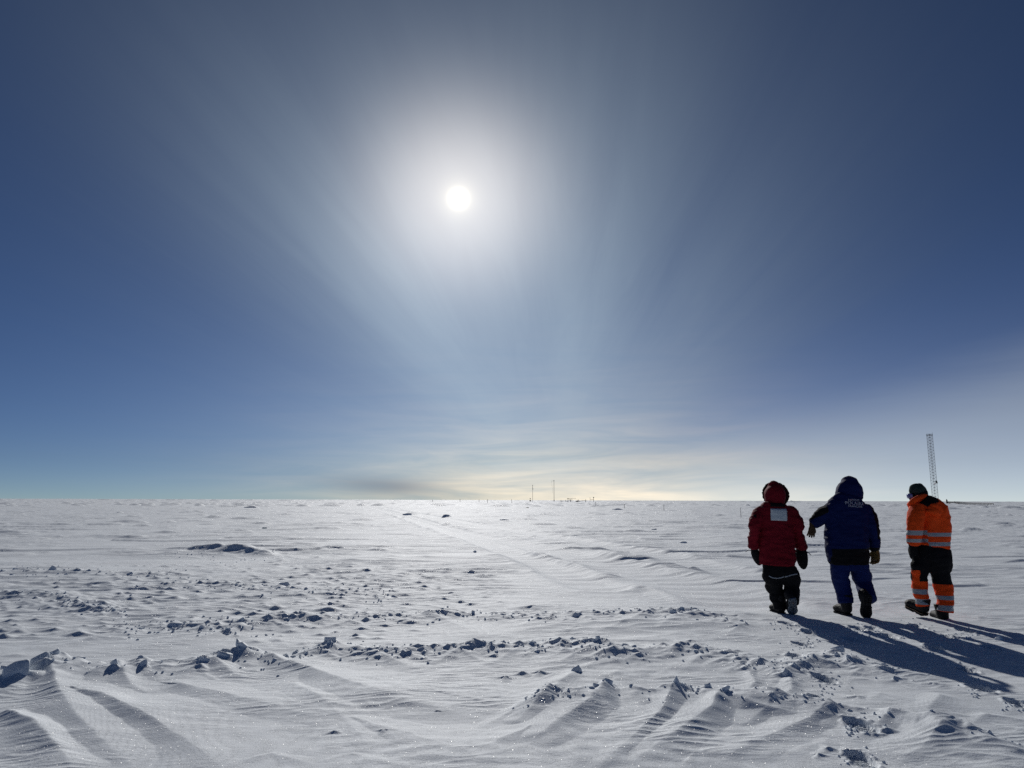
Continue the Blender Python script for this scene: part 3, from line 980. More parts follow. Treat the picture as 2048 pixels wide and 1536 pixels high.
def glove(w, wrist, down, side, fwd, scale=1.0, curl=.35, spread=.12, mat=None, name='glove', parent=None, mitten=False, label=None):
    """wrist point; 'down' runs along the hand, 'side' from little finger to thumb, 'fwd' towards the palm"""
    down, side = down.normalized(), side.normalized()
    side = (side - down * side.dot(down)).normalized(); fwd = down.cross(side) if down.cross(side).dot(fwd) > 0 else -down.cross(side)
    k = scale
    bm = bmesh.new()
    P3 = lambda a, b, c: wrist + down * a * k + side * b * k + fwd * c * k
    tube(bm, [(P3(-.045, 0, 0), .043 * k, .040 * k), (P3(.01, 0, 0), .040 * k, .034 * k), (P3(.05, 0, .003), .050 * k, .026 * k), (P3(.095, 0, .008), .050 * k, .024 * k)], 16, ref=side)
    if mitten:
        tube(bm, [(P3(.05, 0, .003), .054 * k, .034 * k), (P3(.11, -.002, .012), .054 * k, .034 * k), (P3(.165, -.003, .03), .042 * k, .028 * k), (P3(.19, -.003, .04), .026 * k, .02 * k)], 16, ref=side)
    else:
        for i, (b, ln) in enumerate(((-.036, .062), (-.012, .078), (.013, .084), (.037, .074))):
            a0 = .088
            c1 = curl * (1.15 - .12 * i)
            pts = [(P3(a0 - .02, b, .008), .0125 * k, .0125 * k), (P3(a0 + ln * .35, b + spread * b * .6, .010 + ln * .12 * c1), .0125 * k, .0125 * k),
                   (P3(a0 + ln * (.72 - .12 * c1), b + spread * b, .012 + ln * .42 * c1), .0115 * k, .0115 * k),
                   (P3(a0 + ln * (1.0 - .38 * c1), b + spread * b * 1.1, .012 + ln * .85 * c1), .0095 * k, .0095 * k)]
            tube(bm, pts, 10)
    tr = .0165 if mitten else .0145
    tube(bm, [(P3(.03, .035, .008), tr * 1.15 * k, tr * 1.15 * k), (P3(.065, .062, .022), tr * k, tr * k), (P3(.10, .070, .034), tr * .85 * k, tr * .85 * k)], 12)
    fb = fuse(bm, .0045, 3, [(.0025, 22, 30, 3.3)])
    o = build(name, fb, mat, parent)
    if label: o['label'] = label
    return o


def boot(w, heel, fdir, updir, mat, sole_mat, length=.315, shaft=.2, line=None, sole_label=None, fat=1.0):
    """heel: underside of the heel; fdir to the toe; updir out of the boot top"""
    f_ = fdir.normalized(); u_ = (updir - f_ * updir.dot(f_)).normalized(); s_ = f_.cross(u_)
    B = lambda a, b, c: heel + f_ * a * length + s_ * b + u_ * c
    B0 = B
    B = lambda a, b, c: B0(a, b * fat, c * (fat if c > .04 else 1))
    bm = bmesh.new()
    def ftube(bm, pts, n=20, **kw):
        tube(bm, [(c_, a_ * fat, b_ * fat) for c_, a_, b_ in pts] if n == 18 else pts, n, **kw)
    ftube(bm, [(B(.10, 0, .058), .043, .040), (B(.3, 0, .062), .044, .044), (B(.55, 0, .060), .048, .040), (B(.78, 0, .056), .055, .038), (B(.93, 0, .050), .046, .031)], 18, ref=s_)
    ftube(bm, [(B(.16, 0, .05), .046, .052), (B(.18, 0, .11), .050, .060), (B(.2, 0, shaft), .058, .066)], 18, cap1=False, ref=s_)
    fb = fuse(bm, .008, 3, [(.003, 18, 40, 7)])
    o = build('boot', fb, mat, w.root)
    # sole: outline extruded, tread bars below
    out = [(0, .030), (.06, .041), (.2, .043), (.42, .038), (.62, .049), (.80, .055), (.93, .042), (.985, .02)]
    ring = [(a, b) for a, b in out] + [(a, -b) for a, b in reversed(out)]
    bs = bmesh.new()

    def slab(z0, z1, grow=0.0):
        lo = [bs.verts.new(B(a, b * (1 + grow), z0)) for a, b in ring]; hi = [bs.verts.new(B(a, b * (1 + grow), z1)) for a, b in ring]
        n = len(ring)
        for i in range(n):
            bs.faces.new((lo[i], lo[(i + 1) % n], hi[(i + 1) % n], hi[i]))
        bs.faces.new(list(reversed(lo))); bs.faces.new(hi)
    slab(.010, .034)
    for a in (.05, .13, .21, .29, .47, .55, .63, .71, .79, .87):
        hw = .036 if a < .35 else .044
        if a > .85: hw = .036
        for sg in (-1, 1):
            c0 = [B(a, sg * .006, 0), B(a + .055, sg * .006, 0), B(a + .065, sg * hw, 0), B(a + .012, sg * hw, 0)]
            lo = [bs.verts.new(p) for p in c0]; hi = [bs.verts.new(p + u_ * .012) for p in c0]
            for i in range(4):
                bs.faces.new((lo[i], lo[(i + 1) % 4], hi[(i + 1) % 4], hi[i]))
            bs.faces.new(list(reversed(lo))); bs.faces.new(hi)
    bmesh.ops.recalc_face_normals(bs, faces=bs.faces[:])
    so = build('sole', bs, sole_mat, o, smooth=False)
    if sole_label: so['label'] = sole_label
    if line:
        bl = bmesh.new()
        tp = [(B(a, b * 1.03, .0365 if a < .5 else .0375), .0035, .0035) for a, b in ring]
        tube(bl, tp, 8, ref=u_)
        build('welt', bl, line, o)
    return o


def head_bm(bm, c, look, tilt_up, k=1.0):
    """head with brow, nose, mouth, chin and ears; look = facing direction"""
    f_ = look.normalized(); u_ = (tilt_up - f_ * tilt_up.dot(f_)).normalized(); s_ = f_.cross(u_)
    rot = Matrix((s_, f_, u_)).transposed()
    H_ = lambda a, b, d_: c + (s_ * a + f_ * b + u_ * d_) * k
    ball(bm, H_(0, -.012, .03), .075 * k, .092 * k, .088 * k, rot)
    ball(bm, H_(0, .02, -.03), .060 * k, .072 * k, .082 * k, rot)
    ball(bm, H_(0, .068, -.092), .026 * k, .024 * k, .022 * k, rot)           # chin
    tube(bm, [(H_(0, .085, .012), .008 * k, .008 * k), (H_(0, .104, -.022), .013 * k, .012 * k), (H_(0, .100, -.034), .016 * k, .011 * k)], 10)   # nose
    for sg in (-1, 1):
        ball(bm, H_(sg * .031, .083, .012), .0145 * k, .010 * k, .0115 * k, rot)   # eyes
        ball(bm, H_(sg * .03, .080, .03), .024 * k, .012 * k, .009 * k, rot)       # brow
        ball(bm, H_(sg * .076, -.008, -.012), .011 * k, .022 * k, .033 * k, rot)   # ears
    ball(bm, H_(0, .086, -.058), .025 * k, .011 * k, .008 * k, rot)           # lips
    return H_, (s_, f_, u_)


def body(w, parts, head_c, look, upv, hands):
    bm = bmesh.new()
    for pts in parts:
        tube(bm, pts, 14)
    head_bm(bm, head_c, look, upv)
    for wrist, dn, sd, fd in hands:
        dn = dn.normalized(); sd = (sd - dn * sd.dot(dn)).normalized(); fd = dn.cross(sd) if dn.cross(sd).dot(fd) > 0 else -dn.cross(sd)
        P3 = lambda a, b, c: wrist + (dn * a + sd * b + fd * c) * .86
        tube(bm, [(P3(-.03, 0, 0), .028, .02), (P3(.04, 0, .002), .040, .015), (P3(.085, 0, .006), .040, .014)], 12, ref=sd)
        for i, (b, ln) in enumerate(((-.029, .055), (-.010, .07), (.010, .076), (.030, .066))):
            tube(bm, [(P3(.07, b, .006), .0085, .0085), (P3(.085 + ln * .5, b * 1.05, .010 + ln * .15), .008, .008), (P3(.085 + ln * .85, b * 1.1, .014 + ln * .4), .0068, .0068)], 8)
        tube(bm, [(P3(.02, .028, .005), .011, .011), (P3(.055, .05, .015), .0095, .0095), (P3(.085, .057, .024), .008, .008)], 8)
    return fuse(bm, .007, 2)


DN = Vector((0, 0, -1)); RTV = Vector((1, 0, 0)); FWD = Vector((0, 1, 0))

# ---- walker in the red parka
w = Walker(1562, 1230, 'person in long red hooded parka with pale back patch and black mittens, walking away')
q, r = w.q, w.r
bd = body(w, [[r(1550, 1012, 0, 8), r(1550, 1030, 0, 22, 14), r(1552, 1075, 0, 22, 15), r(1554, 1112, 0, 22, 16), r(1556, 1122, 0, 22, 16)],
              [r(1545, 1130, 0, 11), r(1551, 1172, .10, 9), r(1561, 1212, .02, 6)],
              [r(1574, 1130, 0, 11), r(1580, 1172, .06, 9), r(1585, 1203, -.20, 6)],
              [r(1520, 1026, 0, 7), r(1510, 1060, -.03, 6), r(1508, 1093, .05, 4)],
              [r(1584, 1026, 0, 7), r(1596, 1060, -.03, 6), r(1603, 1094, .05, 4)],
              [r(1550, 1014, 0, 8), r(1550, 998, .05, 8)]],
          q(1550, 990, .06), FWD, Vector((0, 0, 1)), [(q(1508, 1096, .05), q(1512, 1127, .07) - q(1508, 1093, .05), Vector((-.3, .75, 0)), FWD), (q(1603, 1097, .05), q(1602.5, 1136, .07) - q(1603, 1094, .05), Vector((-.75, .75, 0)), FWD)])
body_o = build('body', bd, M_SKIN, w.root)
bm = bmesh.new()
tube(bm, [r(1550, 1008, .02, 14, 11), r(1550, 1015, .0, 29, 17), r(1550.5, 1026, 0, 36, 21), r(1552, 1055, 0, 34, 22), r(1553.5, 1090, 0, 34, 23), r(1554.5, 1129, 0, 35, 24)], 28, cap1=False, power=2.6)
tube(bm, [r(1524, 1021, 0, 12, 13), r(1515, 1036, -.02, 13, 14), r(1509.5, 1053, -.04, 11.5, 13), r(1509.5, 1066, -.02, 8.6, 11), r(1507, 1079, .02, 10.5, 12), r(1507, 1094, .05, 10.5, 12)], 20, cap1=False)
tube(bm, [r(1578, 1021, 0, 12, 13), r(1588, 1036, -.02, 13, 14), r(1594.5, 1055, -.04, 12.5, 13), r(1595.5, 1068, -.02, 9, 11), r(1600, 1081, .02, 11, 12), r(1603.5, 1096, .05, 11.5, 12)], 20, cap1=False)
jb = fuse(bm, .010, 4, [(.012, 4.0, 12, 1.1), (.007, 9, 20, 4.2)])
jt = BVHTree.FromBMesh(jb)
hem = split(jb, lambda c: c.z < q(1554, 1126.5).z)
parka = build('parka', jb, M_RED, w.root)
build('hem', hem, M_RED, parka)
build('back_patch', decal(jt, [q(1534, 1017), q(1565.7, 1017.3), q(1565.7, 1041.2), q(1534, 1040)], 10, 8, .006), M_PATCH, parka)
build('collar_tab', decal(jt, [q(1534.6, 1006.5), q(1564, 1006.5), q(1564, 1013.7), q(1534.6, 1013.2)], 10, 3, .008, .005), M_BLACK, parka)
build('sleeve_badge', decal(jt, [q(1503.5, 1029), q(1507.5, 1029), q(1507, 1034.5), q(1503, 1034.5)], 3, 3, .006, .005), M_BLACK, parka)
bm = bmesh.new()
tube(bm, [r(1549.5, 1009, .03, 17, 15), r(1549.5, 1000, .03, 19.5, 17), r(1549.5, 989, .04, 20.5, 20), r(1548.5, 978, .05, 17.5, 18), r(1547, 971, .06, 11, 12)], 24, power=2.2)
hb = fuse(bm, .008, 4, [(.005, 7, 12, 2.0)])
build('hood', hb, M_RED, parka)
# fur ruff round the hood's opening, its edge showing past the hood
bm = bmesh.new()
ctr = q(1550, 989, .19)
rp = []
for i in range(17):
    an = math.pi * (-.28 + 1.56 * i / 16)
    rp.append((ctr + Vector((math.cos(an) * 23.2 * w.k, -.03 * abs(math.cos(an)) + .02 * math.sin(an), math.sin(an) * 21.5 * w.k)), .026, .034))
tube(bm, rp, 12, ref=Vector((0, 1, 0)))
fb = fuse(bm, .008, 1)
fb.normal_update()
for v in fb.verts:
    v.co += v.normal * .011 * (mnoise.noise(v.co * 60) + .6 * mnoise.noise(v.co * 140))
build('fur_trim', fb, M_FUR, parka)
bm = bmesh.new()
tube(bm, [r(1552, 1118, 0, 26, 19), r(1556, 1132, 0, 30, 20), r(1559, 1145, -.02, 31.5, 21), r(1561, 1153, 0, 25, 17)], 24, power=2.3)
tube(bm, [r(1545, 1140, -.02, 17, 17), r(1544.5, 1153, -.03, 18.5, 18), r(1549, 1162, 0, 14, 15), r(1548, 1173, .06, 17, 16), r(1552.5, 1183, .07, 13, 14.5), r(1555, 1195, .06, 15, 14), r(1558.5, 1208, .04, 13, 13), r(1560, 1218, .03, 12, 13)], 20, cap1=False)
tube(bm, [r(1577, 1138, -.02, 15, 17), r(1581, 1150, -.03, 16.5, 18), r(1583, 1163, .0, 17.5, 16), r(1583, 1170, .02, 13.5, 15), r(1583.5, 1182, -.03, 14.5, 14), r(1585.5, 1194, -.12, 12, 13), r(1586, 1203, -.2, 11, 12)], 20, cap1=False)
tb = fuse(bm, .010, 3, [(.008, 5, 12, 3.7), (.004, 12, 24, 8.2)])
tt = BVHTree.FromBMesh(tb)
tr_ = build('trousers', tb, M_BLACK, w.root)
for nm, cs in (('reflective_stripe', [(1531, 1148.8), (1537, 1152), (1545, 1153.2), (1553, 1152), (1558.8, 1149.8)]), ('reflective_stripe', [(1560.5, 1150.2), (1567, 1148.8), (1574, 1146.6), (1581, 1145.2), (1587, 1145)])):
    sb = bmesh.new()
    for i in range(4):
        a, b = cs[i], cs[i + 1]
        part = decal(tt, [q(*a), q(*b), q(b[0], b[1] + 2.1), q(a[0], a[1] + 2.1)], 4, 1, .006)
        me_ = bpy.data.meshes.new('t'); part.to_mesh(me_); part.free(); sb.from_mesh(me_); bpy.data.meshes.remove(me_)
    bmesh.ops.remove_doubles(sb, verts=sb.verts, dist=.0005)
    build(nm, sb, M_BAND, tr_)
for sg, (wx, wy), tip, cend in ((1, (1508, 1093), (1512, 1127), (1491.5, 1103.5)), (-1, (1603, 1094), (1602.5, 1136), (1622, 1110.5))):
    wr = q(wx, wy, .05); dn = q(tip[0], tip[1], .07) - wr
    gl_ = glove(w, wr, dn, Vector((-sg * .3 if sg > 0 else -.75, .75, 0)), FWD, 1.30 if sg > 0 else 1.5, mat=M_BLACK, name='mitten', parent=w.root, mitten=True)
    cb = bmesh.new()
    a0 = q(wx - sg * 6, wy + 8, .03)
    tube(cb, [(a0, .006, .006), (a0.lerp(q(*cend, .03), .5) + Vector((0, 0, .012)), .006, .006), (q(*cend, .03), .005, .005)], 8)
    build('pull_cord', cb, M_CORD, gl_)
boot(w, q(1566, 1230.5, -.03), Vector((-.10, 1, 0)), Vector((0, 0, 1)), M_RUBBER, M_RUBBER, .31, .2, fat=1.3)
hl = q(1586.5, 1200, -.28)
boot(w, hl, q(1586.5, 1226.5, -.12) - hl, Vector((0, .92, .45)), M_RUBBER, M_SNOWY, .30, .13, fat=1.25, sole_label='snow-caked boot sole turned to the camera')

# ---- walker in the dark blue parka
w = Walker(1700, 1234, 'person in dark blue hooded parka with lettered back and tan gloves, left arm out')
q, r = w.q, w.r
bd = body(w, [[r(1697, 1008, 0, 9), r(1696, 1030, 0, 26, 16), r(1695, 1075, 0, 26, 17), r(1697, 1108, 0, 25, 18), r(1698, 1116, 0, 24, 17)],
              [r(1680, 1125, 0, 12), r(1683, 1166, .08, 9), r(1692, 1208, .02, 6)],
              [r(1716, 1125, 0, 12), r(1727, 1166, .04, 9), r(1736, 1204, -.18, 6)],
              [r(1662, 1022, 0, 8), r(1640, 1034, .05, 6.5), r(1625, 1048, .11, 4)],
              [r(1732, 1022, 0, 8), r(1744, 1060, -.03, 6.5), r(1750, 1098, .05, 4)],
              [r(1697, 1012, 0, 9), r(1698, 996, .05, 8)]],
          q(1698.5, 986, .07), FWD, Vector((0, 0, 1)), [(q(1624.5, 1053, .11), q(1623, 1074, .12) - q(1624.5, 1051, .11), Vector((1, .2, 0)), Vector((0, 1, -.1))), (q(1750.5, 1102, .05), DN + Vector((.02, .05, 0)), Vector((-.6, .8, 0)), Vector((-.5, .3, 0)))])
build('body', bd, M_SKIN, w.root)
bm = bmesh.new()
tube(bm, [r(1697, 995, .02, 20, 14), r(1696, 1004, .0, 34, 19), r(1695.5, 1020, 0, 43, 23), r(1694.5, 1050, 0, 42, 24), r(1693.5, 1080, 0, 42, 25), r(1695.5, 1110, 0, 39.5, 25), r(1697, 1127, 0, 37, 24)], 28, cap1=False, power=2.6)
tube(bm, [r(1668, 1017, 0, 14, 15), r(1656, 1024, .03, 15, 15), r(1644, 1033, .06, 14, 14), r(1634, 1041, .09, 11.5, 12), r(1626, 1048, .11, 9.5, 10)], 20, cap1=False)
tube(bm, [r(1728, 1018, 0, 13, 15), r(1738, 1034, -.02, 14, 15), r(1743.5, 1055, -.04, 12.5, 14), r(1747.5, 1075, -.01, 10.5, 12), r(1750, 1098, .04, 9.8, 11)], 20, cap1=False)
jb = fuse(bm, .010, 4, [(.012, 4.0, 11, 5.1), (.007, 9, 20, 6.2)])
jt = BVHTree.FromBMesh(jb)
zh = [q(1697, 1095.5).z]
cut(jb, q(1697, 1096), Vector((-.02, .0, 1)))
hem = split(jb, lambda c: c.z < q(1697, 1096).z + .02 * (c.x - q(1697, 1096).x) and c.x > q(1657, 1096).x)
def blk(c):
    t_ = c.x
    left = c.x < q(1652, 1020).x and c.z > q(1644, 1034).z + 1.05 * (c.x - q(1644, 1034).x) * -1.0 * -.55 + .03
    rgt = c.x > q(1737.5, 1030).x + (q(1748, 1075).x - q(1737.5, 1030).x) * ((q(1737, 1022).z - c.z) / (q(1737, 1022).z - q(1748, 1080).z)) and c.z > q(1750, 1078).z
    return left or rgt
slv = split(jb, blk)
parka = build('parka', jb, M_BLUE, w.root)
build('hem', hem, M_BLACK, parka)
build('sleeve_panel', slv, M_BLACK, parka)
bm = bmesh.new()
tube(bm, [r(1698, 997, .03, 24, 18), r(1698, 993, .04, 25.5, 19.5), r(1698.5, 988, .05, 26, 21), r(1699, 976, .07, 24, 21), r(1699, 967, .09, 17.5, 17)], 26, cap0=False, power=2.4)
hb = fuse(bm, .008, 4, [(.006, 7, 12, 9.0)])
build('hood', hb, M_BLUE, parka)
# lettering on the upper back
dg_ = None
for txt, cx_, cy_, wid_, hgt_ in (('INSTITUT', 1698.5, 1000.2, 24, 4.2), ('POLAiRE', 1699.3, 1006.2, 38.5, 6.0), ('FRANÇAIS', 1699.8, 1012.2, 28.5, 4.2)):
    cu = bpy.data.curves.new('text', 'FONT'); cu.body = txt; cu.align_x = 'CENTER'; cu.size = 1; cu.offset = .008; cu.space_character = 1.08
    to = bpy.data.objects.new('text', cu); COL.objects.link(to)
    dg_ = bpy.context.evaluated_depsgraph_get(); dg_.update()
    lb = bmesh.new(); lb.from_mesh(to.evaluated_get(dg_).to_mesh())
    bpy.data.objects.remove(to); bpy.data.curves.remove(cu)
    xs_ = [v.co.x for v in lb.verts]; zs_ = [v.co.y for v in lb.verts]
    sx_ = wid_ * w.k / (max(xs_) - min(xs_)); sz_ = hgt_ * w.k / .7
    bmesh.ops.triangulate(lb, faces=lb.faces[:])
    bmesh.ops.subdivide_edges(lb, edges=[e for e in lb.edges if (e.verts[0].co - e.verts[1].co).length > .3], cuts=2)
    cc = q(cx_, cy_)
    ext = bmesh.ops.extrude_face_region(lb, geom=lb.faces[:])
    newv = {e for e in ext['geom'] if isinstance(e, bmesh.types.BMVert)}
    hoodt = jt
    for v in lb.verts:
        X_, Z_ = cc.x + v.co.x * sx_, cc.z + (v.co.y - .35) * sz_ - .04 * v.co.x * sx_
        hit = hoodt.ray_cast(Vector((X_, w.Y - 1.5, Z_)), Vector((0, 1, 0)))[0]
        v.co = Vector((X_, (hit.y if hit else cc.y) - (.0075 if v in newv else .004), Z_))
    bmesh.ops.recalc_face_normals(lb, faces=lb.faces[:])
    build('lettering', lb, M_LETTER, parka, smooth=False)
bm = bmesh.new()
tube(bm, [r(1697, 1112, 0, 33, 20), r(1697.5, 1126, 0, 37, 21), r(1699, 1136, 0, 35, 19), r(1699, 1140, 0, 25, 14)], 24, cap1=False, power=2.4)
tube(bm, [r(1680, 1124, 0, 19, 19), r(1680, 1146, .02, 16.5, 18), r(1680.5, 1156, .05, 16, 17), r(1685, 1172, .07, 15.5, 15), r(1689, 1190, .05, 14.5, 14), r(1691.5, 1206, .03, 14.5, 14)], 20, cap1=False)
tube(bm, [r(1716, 1124, 0, 19, 19), r(1721, 1146, .02, 17.5, 18), r(1724, 1154, .04, 19, 18), r(1727, 1166, .03, 15.5, 16), r(1732, 1182, -.06, 15, 15), r(1737, 1199, -.17, 15.5, 15)], 20, cap1=False)
tb = fuse(bm, .010, 3, [(.008, 5, 12, 7.7), (.004, 12, 24, 1.2)])
build('trousers', tb, M_BLUEP, w.root)
glove(w, q(1624.5, 1051, .11), q(1623, 1074, .12) - q(1624.5, 1051, .11), Vector((1, .2, 0)), Vector((0, 1, -.1)), 1.0, .2, .35, M_TANDARK, 'glove', w.root)
glove(w, q(1750.5, 1100, .05), DN + Vector((.02, .05, 0)), Vector((-.6, .8, 0)), Vector((-.5, .3, 0)), 1.22, .75, .06, M_TAN, 'glove', w.root)
boot(w, q(1699, 1233, -.03), Vector((-.10, 1, 0)), Vector((0, 0, 1)), M_RUBBER, M_RUBBER, .32, .2, fat=1.38)
hl = q(1737.5, 1192, -.34)
boot(w, hl, q(1734.5, 1240, -.20) - hl, Vector((.02, .94, .3)), M_RUBBER, M_RUBBER, .345, .13, fat=1.22, sole_label='boot sole lifted towards the camera')

# ---- walker in orange work clothes
w = Walker(1875, 1241, 'person in orange and black work clothes with grey bands, knit cap and goggles')
q, r = w.q, w.r
LOOK = Vector((-.90, .42, -.18))
bd = body(w, [[r(1851, 1005, .05, 9), r(1860, 1024, 0, 26, 16), r(1864, 1060, 0, 24, 16), r(1866, 1096, 0, 22, 16), r(1866, 1112, 0, 22, 16)],
              [r(1848, 1122, 0, 12), r(1841, 1166, .10, 8), r(1843, 1208, .05, 6)],
              [r(1880, 1122, 0, 13), r(1884, 1166, .02, 9), r(1890, 1222, -.05, 6)],
              [r(1832, 1024, .02, 8), r(1829, 1058, -.02, 6.5), r(1828, 1088, .02, 4)],
              [r(1880, 1022, .1, 8), r(1878, 1058, .2, 6.5), r(1865, 1088, .31, 4)],
              [r(1854, 1010, .04, 9), r(1842, 994, .08, 8)]],
          q(1835.5, 991, .10), LOOK, Vector((-.12, .05, 1)), [(q(1827, 1092, .02), q(1826, 1118, .07) - q(1827, 1090, .02), Vector((-.2, 1, 0)), Vector((1, .1, 0))), (q(1864, 1092, .32), DN, Vector((0, 1, 0)), -RTV)])
build('body', bd, M_BLACK, w.root)
# orange jacket
bm = bmesh.new()
tube(bm, [r(1852, 999, .04, 14, 12), r(1856, 1008, .02, 25, 18), r(1860, 1020, 0, 33, 21), r(1866, 1040, 0, 31, 22), r(1867.5, 1060, 0, 30, 22), r(1867, 1078, 0, 28, 22), r(1866, 1092.5, 0, 28.5, 22.5)], 28, cap1=False, power=2.5)
tube(bm, [r(1836, 1018, -.02, 15, 16), r(1832, 1034, -.08, 15.5, 16), r(1830.5, 1052, -.10, 14.5, 15), r(1829.5, 1070, -.08, 13.5, 14), r(1829, 1085, -.04, 13, 13)], 20, cap1=False)
tube(bm, [r(1880, 1022, .08, 13, 15), r(1884, 1044, .16, 12.5, 14), r(1880, 1064, .24, 11, 13), r(1868, 1084, .30, 10, 12)], 20, cap1=False)
jb = fuse(bm, .009, 4, [(.012, 4.5, 7, 2.6), (.006, 10, 16, 3.2)])
planes = [((1842, 1059.2), (1842, 1068.8)), ((1842, 1076.2), (1842, 1083.2))]
X0 = q(1845, 1060).x
tz = [(q(1865, 1064.6).z, q(1865, 1072.2).z), (q(1865, 1083.2).z, q(1865, 1091).z)]
az_ = [(q(1830, 1060).z, q(1830, 1069.5).z), (q(1830, 1076.8).z, q(1830, 1084).z)]
for z0, z1 in tz + az_:
    for zz in (z0, z1):
        cut(jb, Vector((0, 0, zz)), Vector((0, 0, 1)))
YA = w.Y - .02
arm = lambda c: c.x < q(1844.5, 1060).x and c.y < w.Y + .06
bands = split(jb, lambda c: any(b < c.z < a for a, b in (az_ if arm(c) else tz)))
yk_l, yk_r = q(1832, 1005), q(1869, 1003.5)
def yoke(c):
    if c.y > w.Y + .2: return False
    tip_ = q(1849, 1019.5)
    l = (c.x - q(1831, 1006).x) / (tip_.x - q(1831, 1006).x)
    rr = (q(1870, 1004).x - c.x) / (q(1870, 1004).x - tip_.x)
    if c.x < tip_.x:
        return 0 < l and c.z > q(1831, 1006).z + (tip_.z - q(1831, 1006).z) * l ** 1.6
    return 0 < rr and c.z > q(1870, 1004).z + (tip_.z - q(1870, 1004).z) * rr ** 1.6
yk = split(jb, yoke)
jt = BVHTree.FromBMesh(jb)
jacket = build('jacket', jb, M_ORANGE, w.root)
build('reflective_band', bands, M_BAND, jacket)
build('shoulder_yoke', yk, M_BLACK, jacket)
# collar standing open round the neck
bm = bmesh.new()
tube(bm, [r(1851, 991.5, .03, 4.5, 4.5), r(1842, 993.5, -.04, 5, 5), r(1832, 999, -.07, 5.5, 5), r(1823, 1005, -.03, 5.5, 5), r(1818.5, 1009.5, .06, 4.5, 4.5)], 14, ref=Vector((0, 0, 1)))
tube(bm, [r(1851, 991.5, .03, 4.5, 4.5), r(1850, 995, .14, 5, 5), r(1838, 1001, .22, 5.5, 5), r(1824, 1007, .18, 5.5, 5), r(1818.5, 1009.5, .06, 4.5, 4.5)], 14, ref=Vector((0, 0, 1)))
tube(bm, [r(1847, 1000, .05, 14, 12), r(1836, 1008, .05, 15, 13), r(1830, 1016, .04, 13, 13)], 16)
build('collar', fuse(bm, .008, 3, [(.003, 9, 12, 2.2)]), M_ORANGE, jacket)
# folded hood hanging on the back
bm = bmesh.new()
tube(bm, [r(1857, 1018, -.13, 4, 5), r(1866, 1013, -.14, 6.5, 6), r(1875, 1016, -.13, 7.5, 6), r(1880, 1024, -.12, 6, 6)], 16)
tube(bm, [r(1851, 1023, -.14, 2.5, 4), r(1860, 1023.5, -.15, 5.5, 6), r(1869, 1024.5, -.155, 7.5, 7), r(1877, 1028, -.14, 5, 6)], 16)
tube(bm, [r(1864, 1017, -.14, 5, 6), r(1869, 1023, -.155, 8, 7), r(1874, 1031, -.15, 4.5, 5)], 16)
build('hood', fuse(bm, .008, 4, [(.006, 7, 9, 5.5)]), M_ORANGE, jacket)
# cap, goggles
bm = bmesh.new()
H_, (s_, f_, u_) = head_bm(bmesh.new(), q(1835.5, 991, .10), LOOK, Vector((-.12, .05, 1)))
rot = Matrix((s_, f_, u_)).transposed()
ball(bm, H_(0, -.016, .055), .090, .108, .098, rot)
ball(bm, H_(0, -.055, .122), .036, .038, .034, rot)
ball(bm, H_(0, .0, .108), .070, .072, .056, rot)
ball(bm, H_(0, -.062, .0), .080, .062, .070, rot)
cb = fuse(bm, .007, 2, [(.005, 9, 9, 1.4)])
cb2 = split(cb, lambda c: (c - H_(0, 0, .0)).dot(u_) < -.01 and (c - H_(0, 0, 0)).dot(f_) > .02)
cb2.free()
build('knit_cap', cb, M_BEANIE, w.root)
bm = bmesh.new()
gp = []
for i in range(9):
    an = math.pi * (-.42 + .84 * i / 8)
    gp.append((H_(math.sin(an) * .082, .028 + math.cos(an) * .078, .010), .038, .016))
tube(bm, gp, 14, ref=u_)
gog = build('goggles', fuse(bm, .006, 3), M_BLACK, w.root)
bm = bmesh.new()
lp = []
for i in range(9):
    an = math.pi * (-.40 + .80 * i / 8)
    lp.append((H_(math.sin(an) * .082, .036 + math.cos(an) * .088, .010), .031, .012))
tube(bm, lp, 14, ref=u_)
build('lens', fuse(bm, .005, 3), M_LENS, gog)
bm = bmesh.new()
sp = []
for i in range(15):
    an = math.pi * (.40 + 1.2 * i / 14)
    sp.append((H_(math.sin(an) * .094, -.014 + math.cos(an) * .112, .012 + .012 * math.sin(an - .4 * math.pi)), .024, .005))
tube(bm, sp, 12, ref=u_)
build('strap', fuse(bm, .005, 1), M_BLACK, gog)
# black gaiter over mouth, chin and neck
bm = bmesh.new()
ball(bm, H_(0, .03, -.055), .072, .078, .062, rot)
tube(bm, [(H_(0, -.01, -.03), .075, .08), (q(1843, 1004, .07), .075, .08), (q(1848, 1013, .05), .08, .08)], 16)
build('neck_gaiter', fuse(bm, .007, 3, [(.004, 12, 20, 2.0)]), M_BLACK, w.root)
# black and orange work trousers
bm = bmesh.new()
tube(bm, [r(1865, 1086, 0, 25.5, 17), r(1866, 1100, 0, 31, 20.5), r(1869, 1114, 0, 31.5, 22), r(1868, 1128, 0, 28, 19), r(1862, 1134, 0, 16, 12)], 24, power=2.4)
tube(bm, [r(1847, 1112, .02, 16, 17), r(1842, 1130, .04, 16.5, 16), r(1838.5, 1150, .08, 14.5, 14.5), r(1839, 1168, .11, 14.5, 14.5), r(1841, 1184, .09, 13.5, 13.5), r(1844, 1200, .07, 12, 12.5), r(1846, 1212, .06, 11.5, 12)], 20, cap1=False)
tube(bm, [r(1882, 1112, 0, 18, 19), r(1880, 1130, .0, 20, 18), r(1880.5, 1148, .02, 16.5, 16.5), r(1884.5, 1166, .03, 17.5, 16.5), r(1888, 1182, .01, 16.5, 15.5), r(1890.5, 1200, -.03, 14.5, 14.5), r(1890, 1223, -.05, 14, 14)], 20, cap1=False)
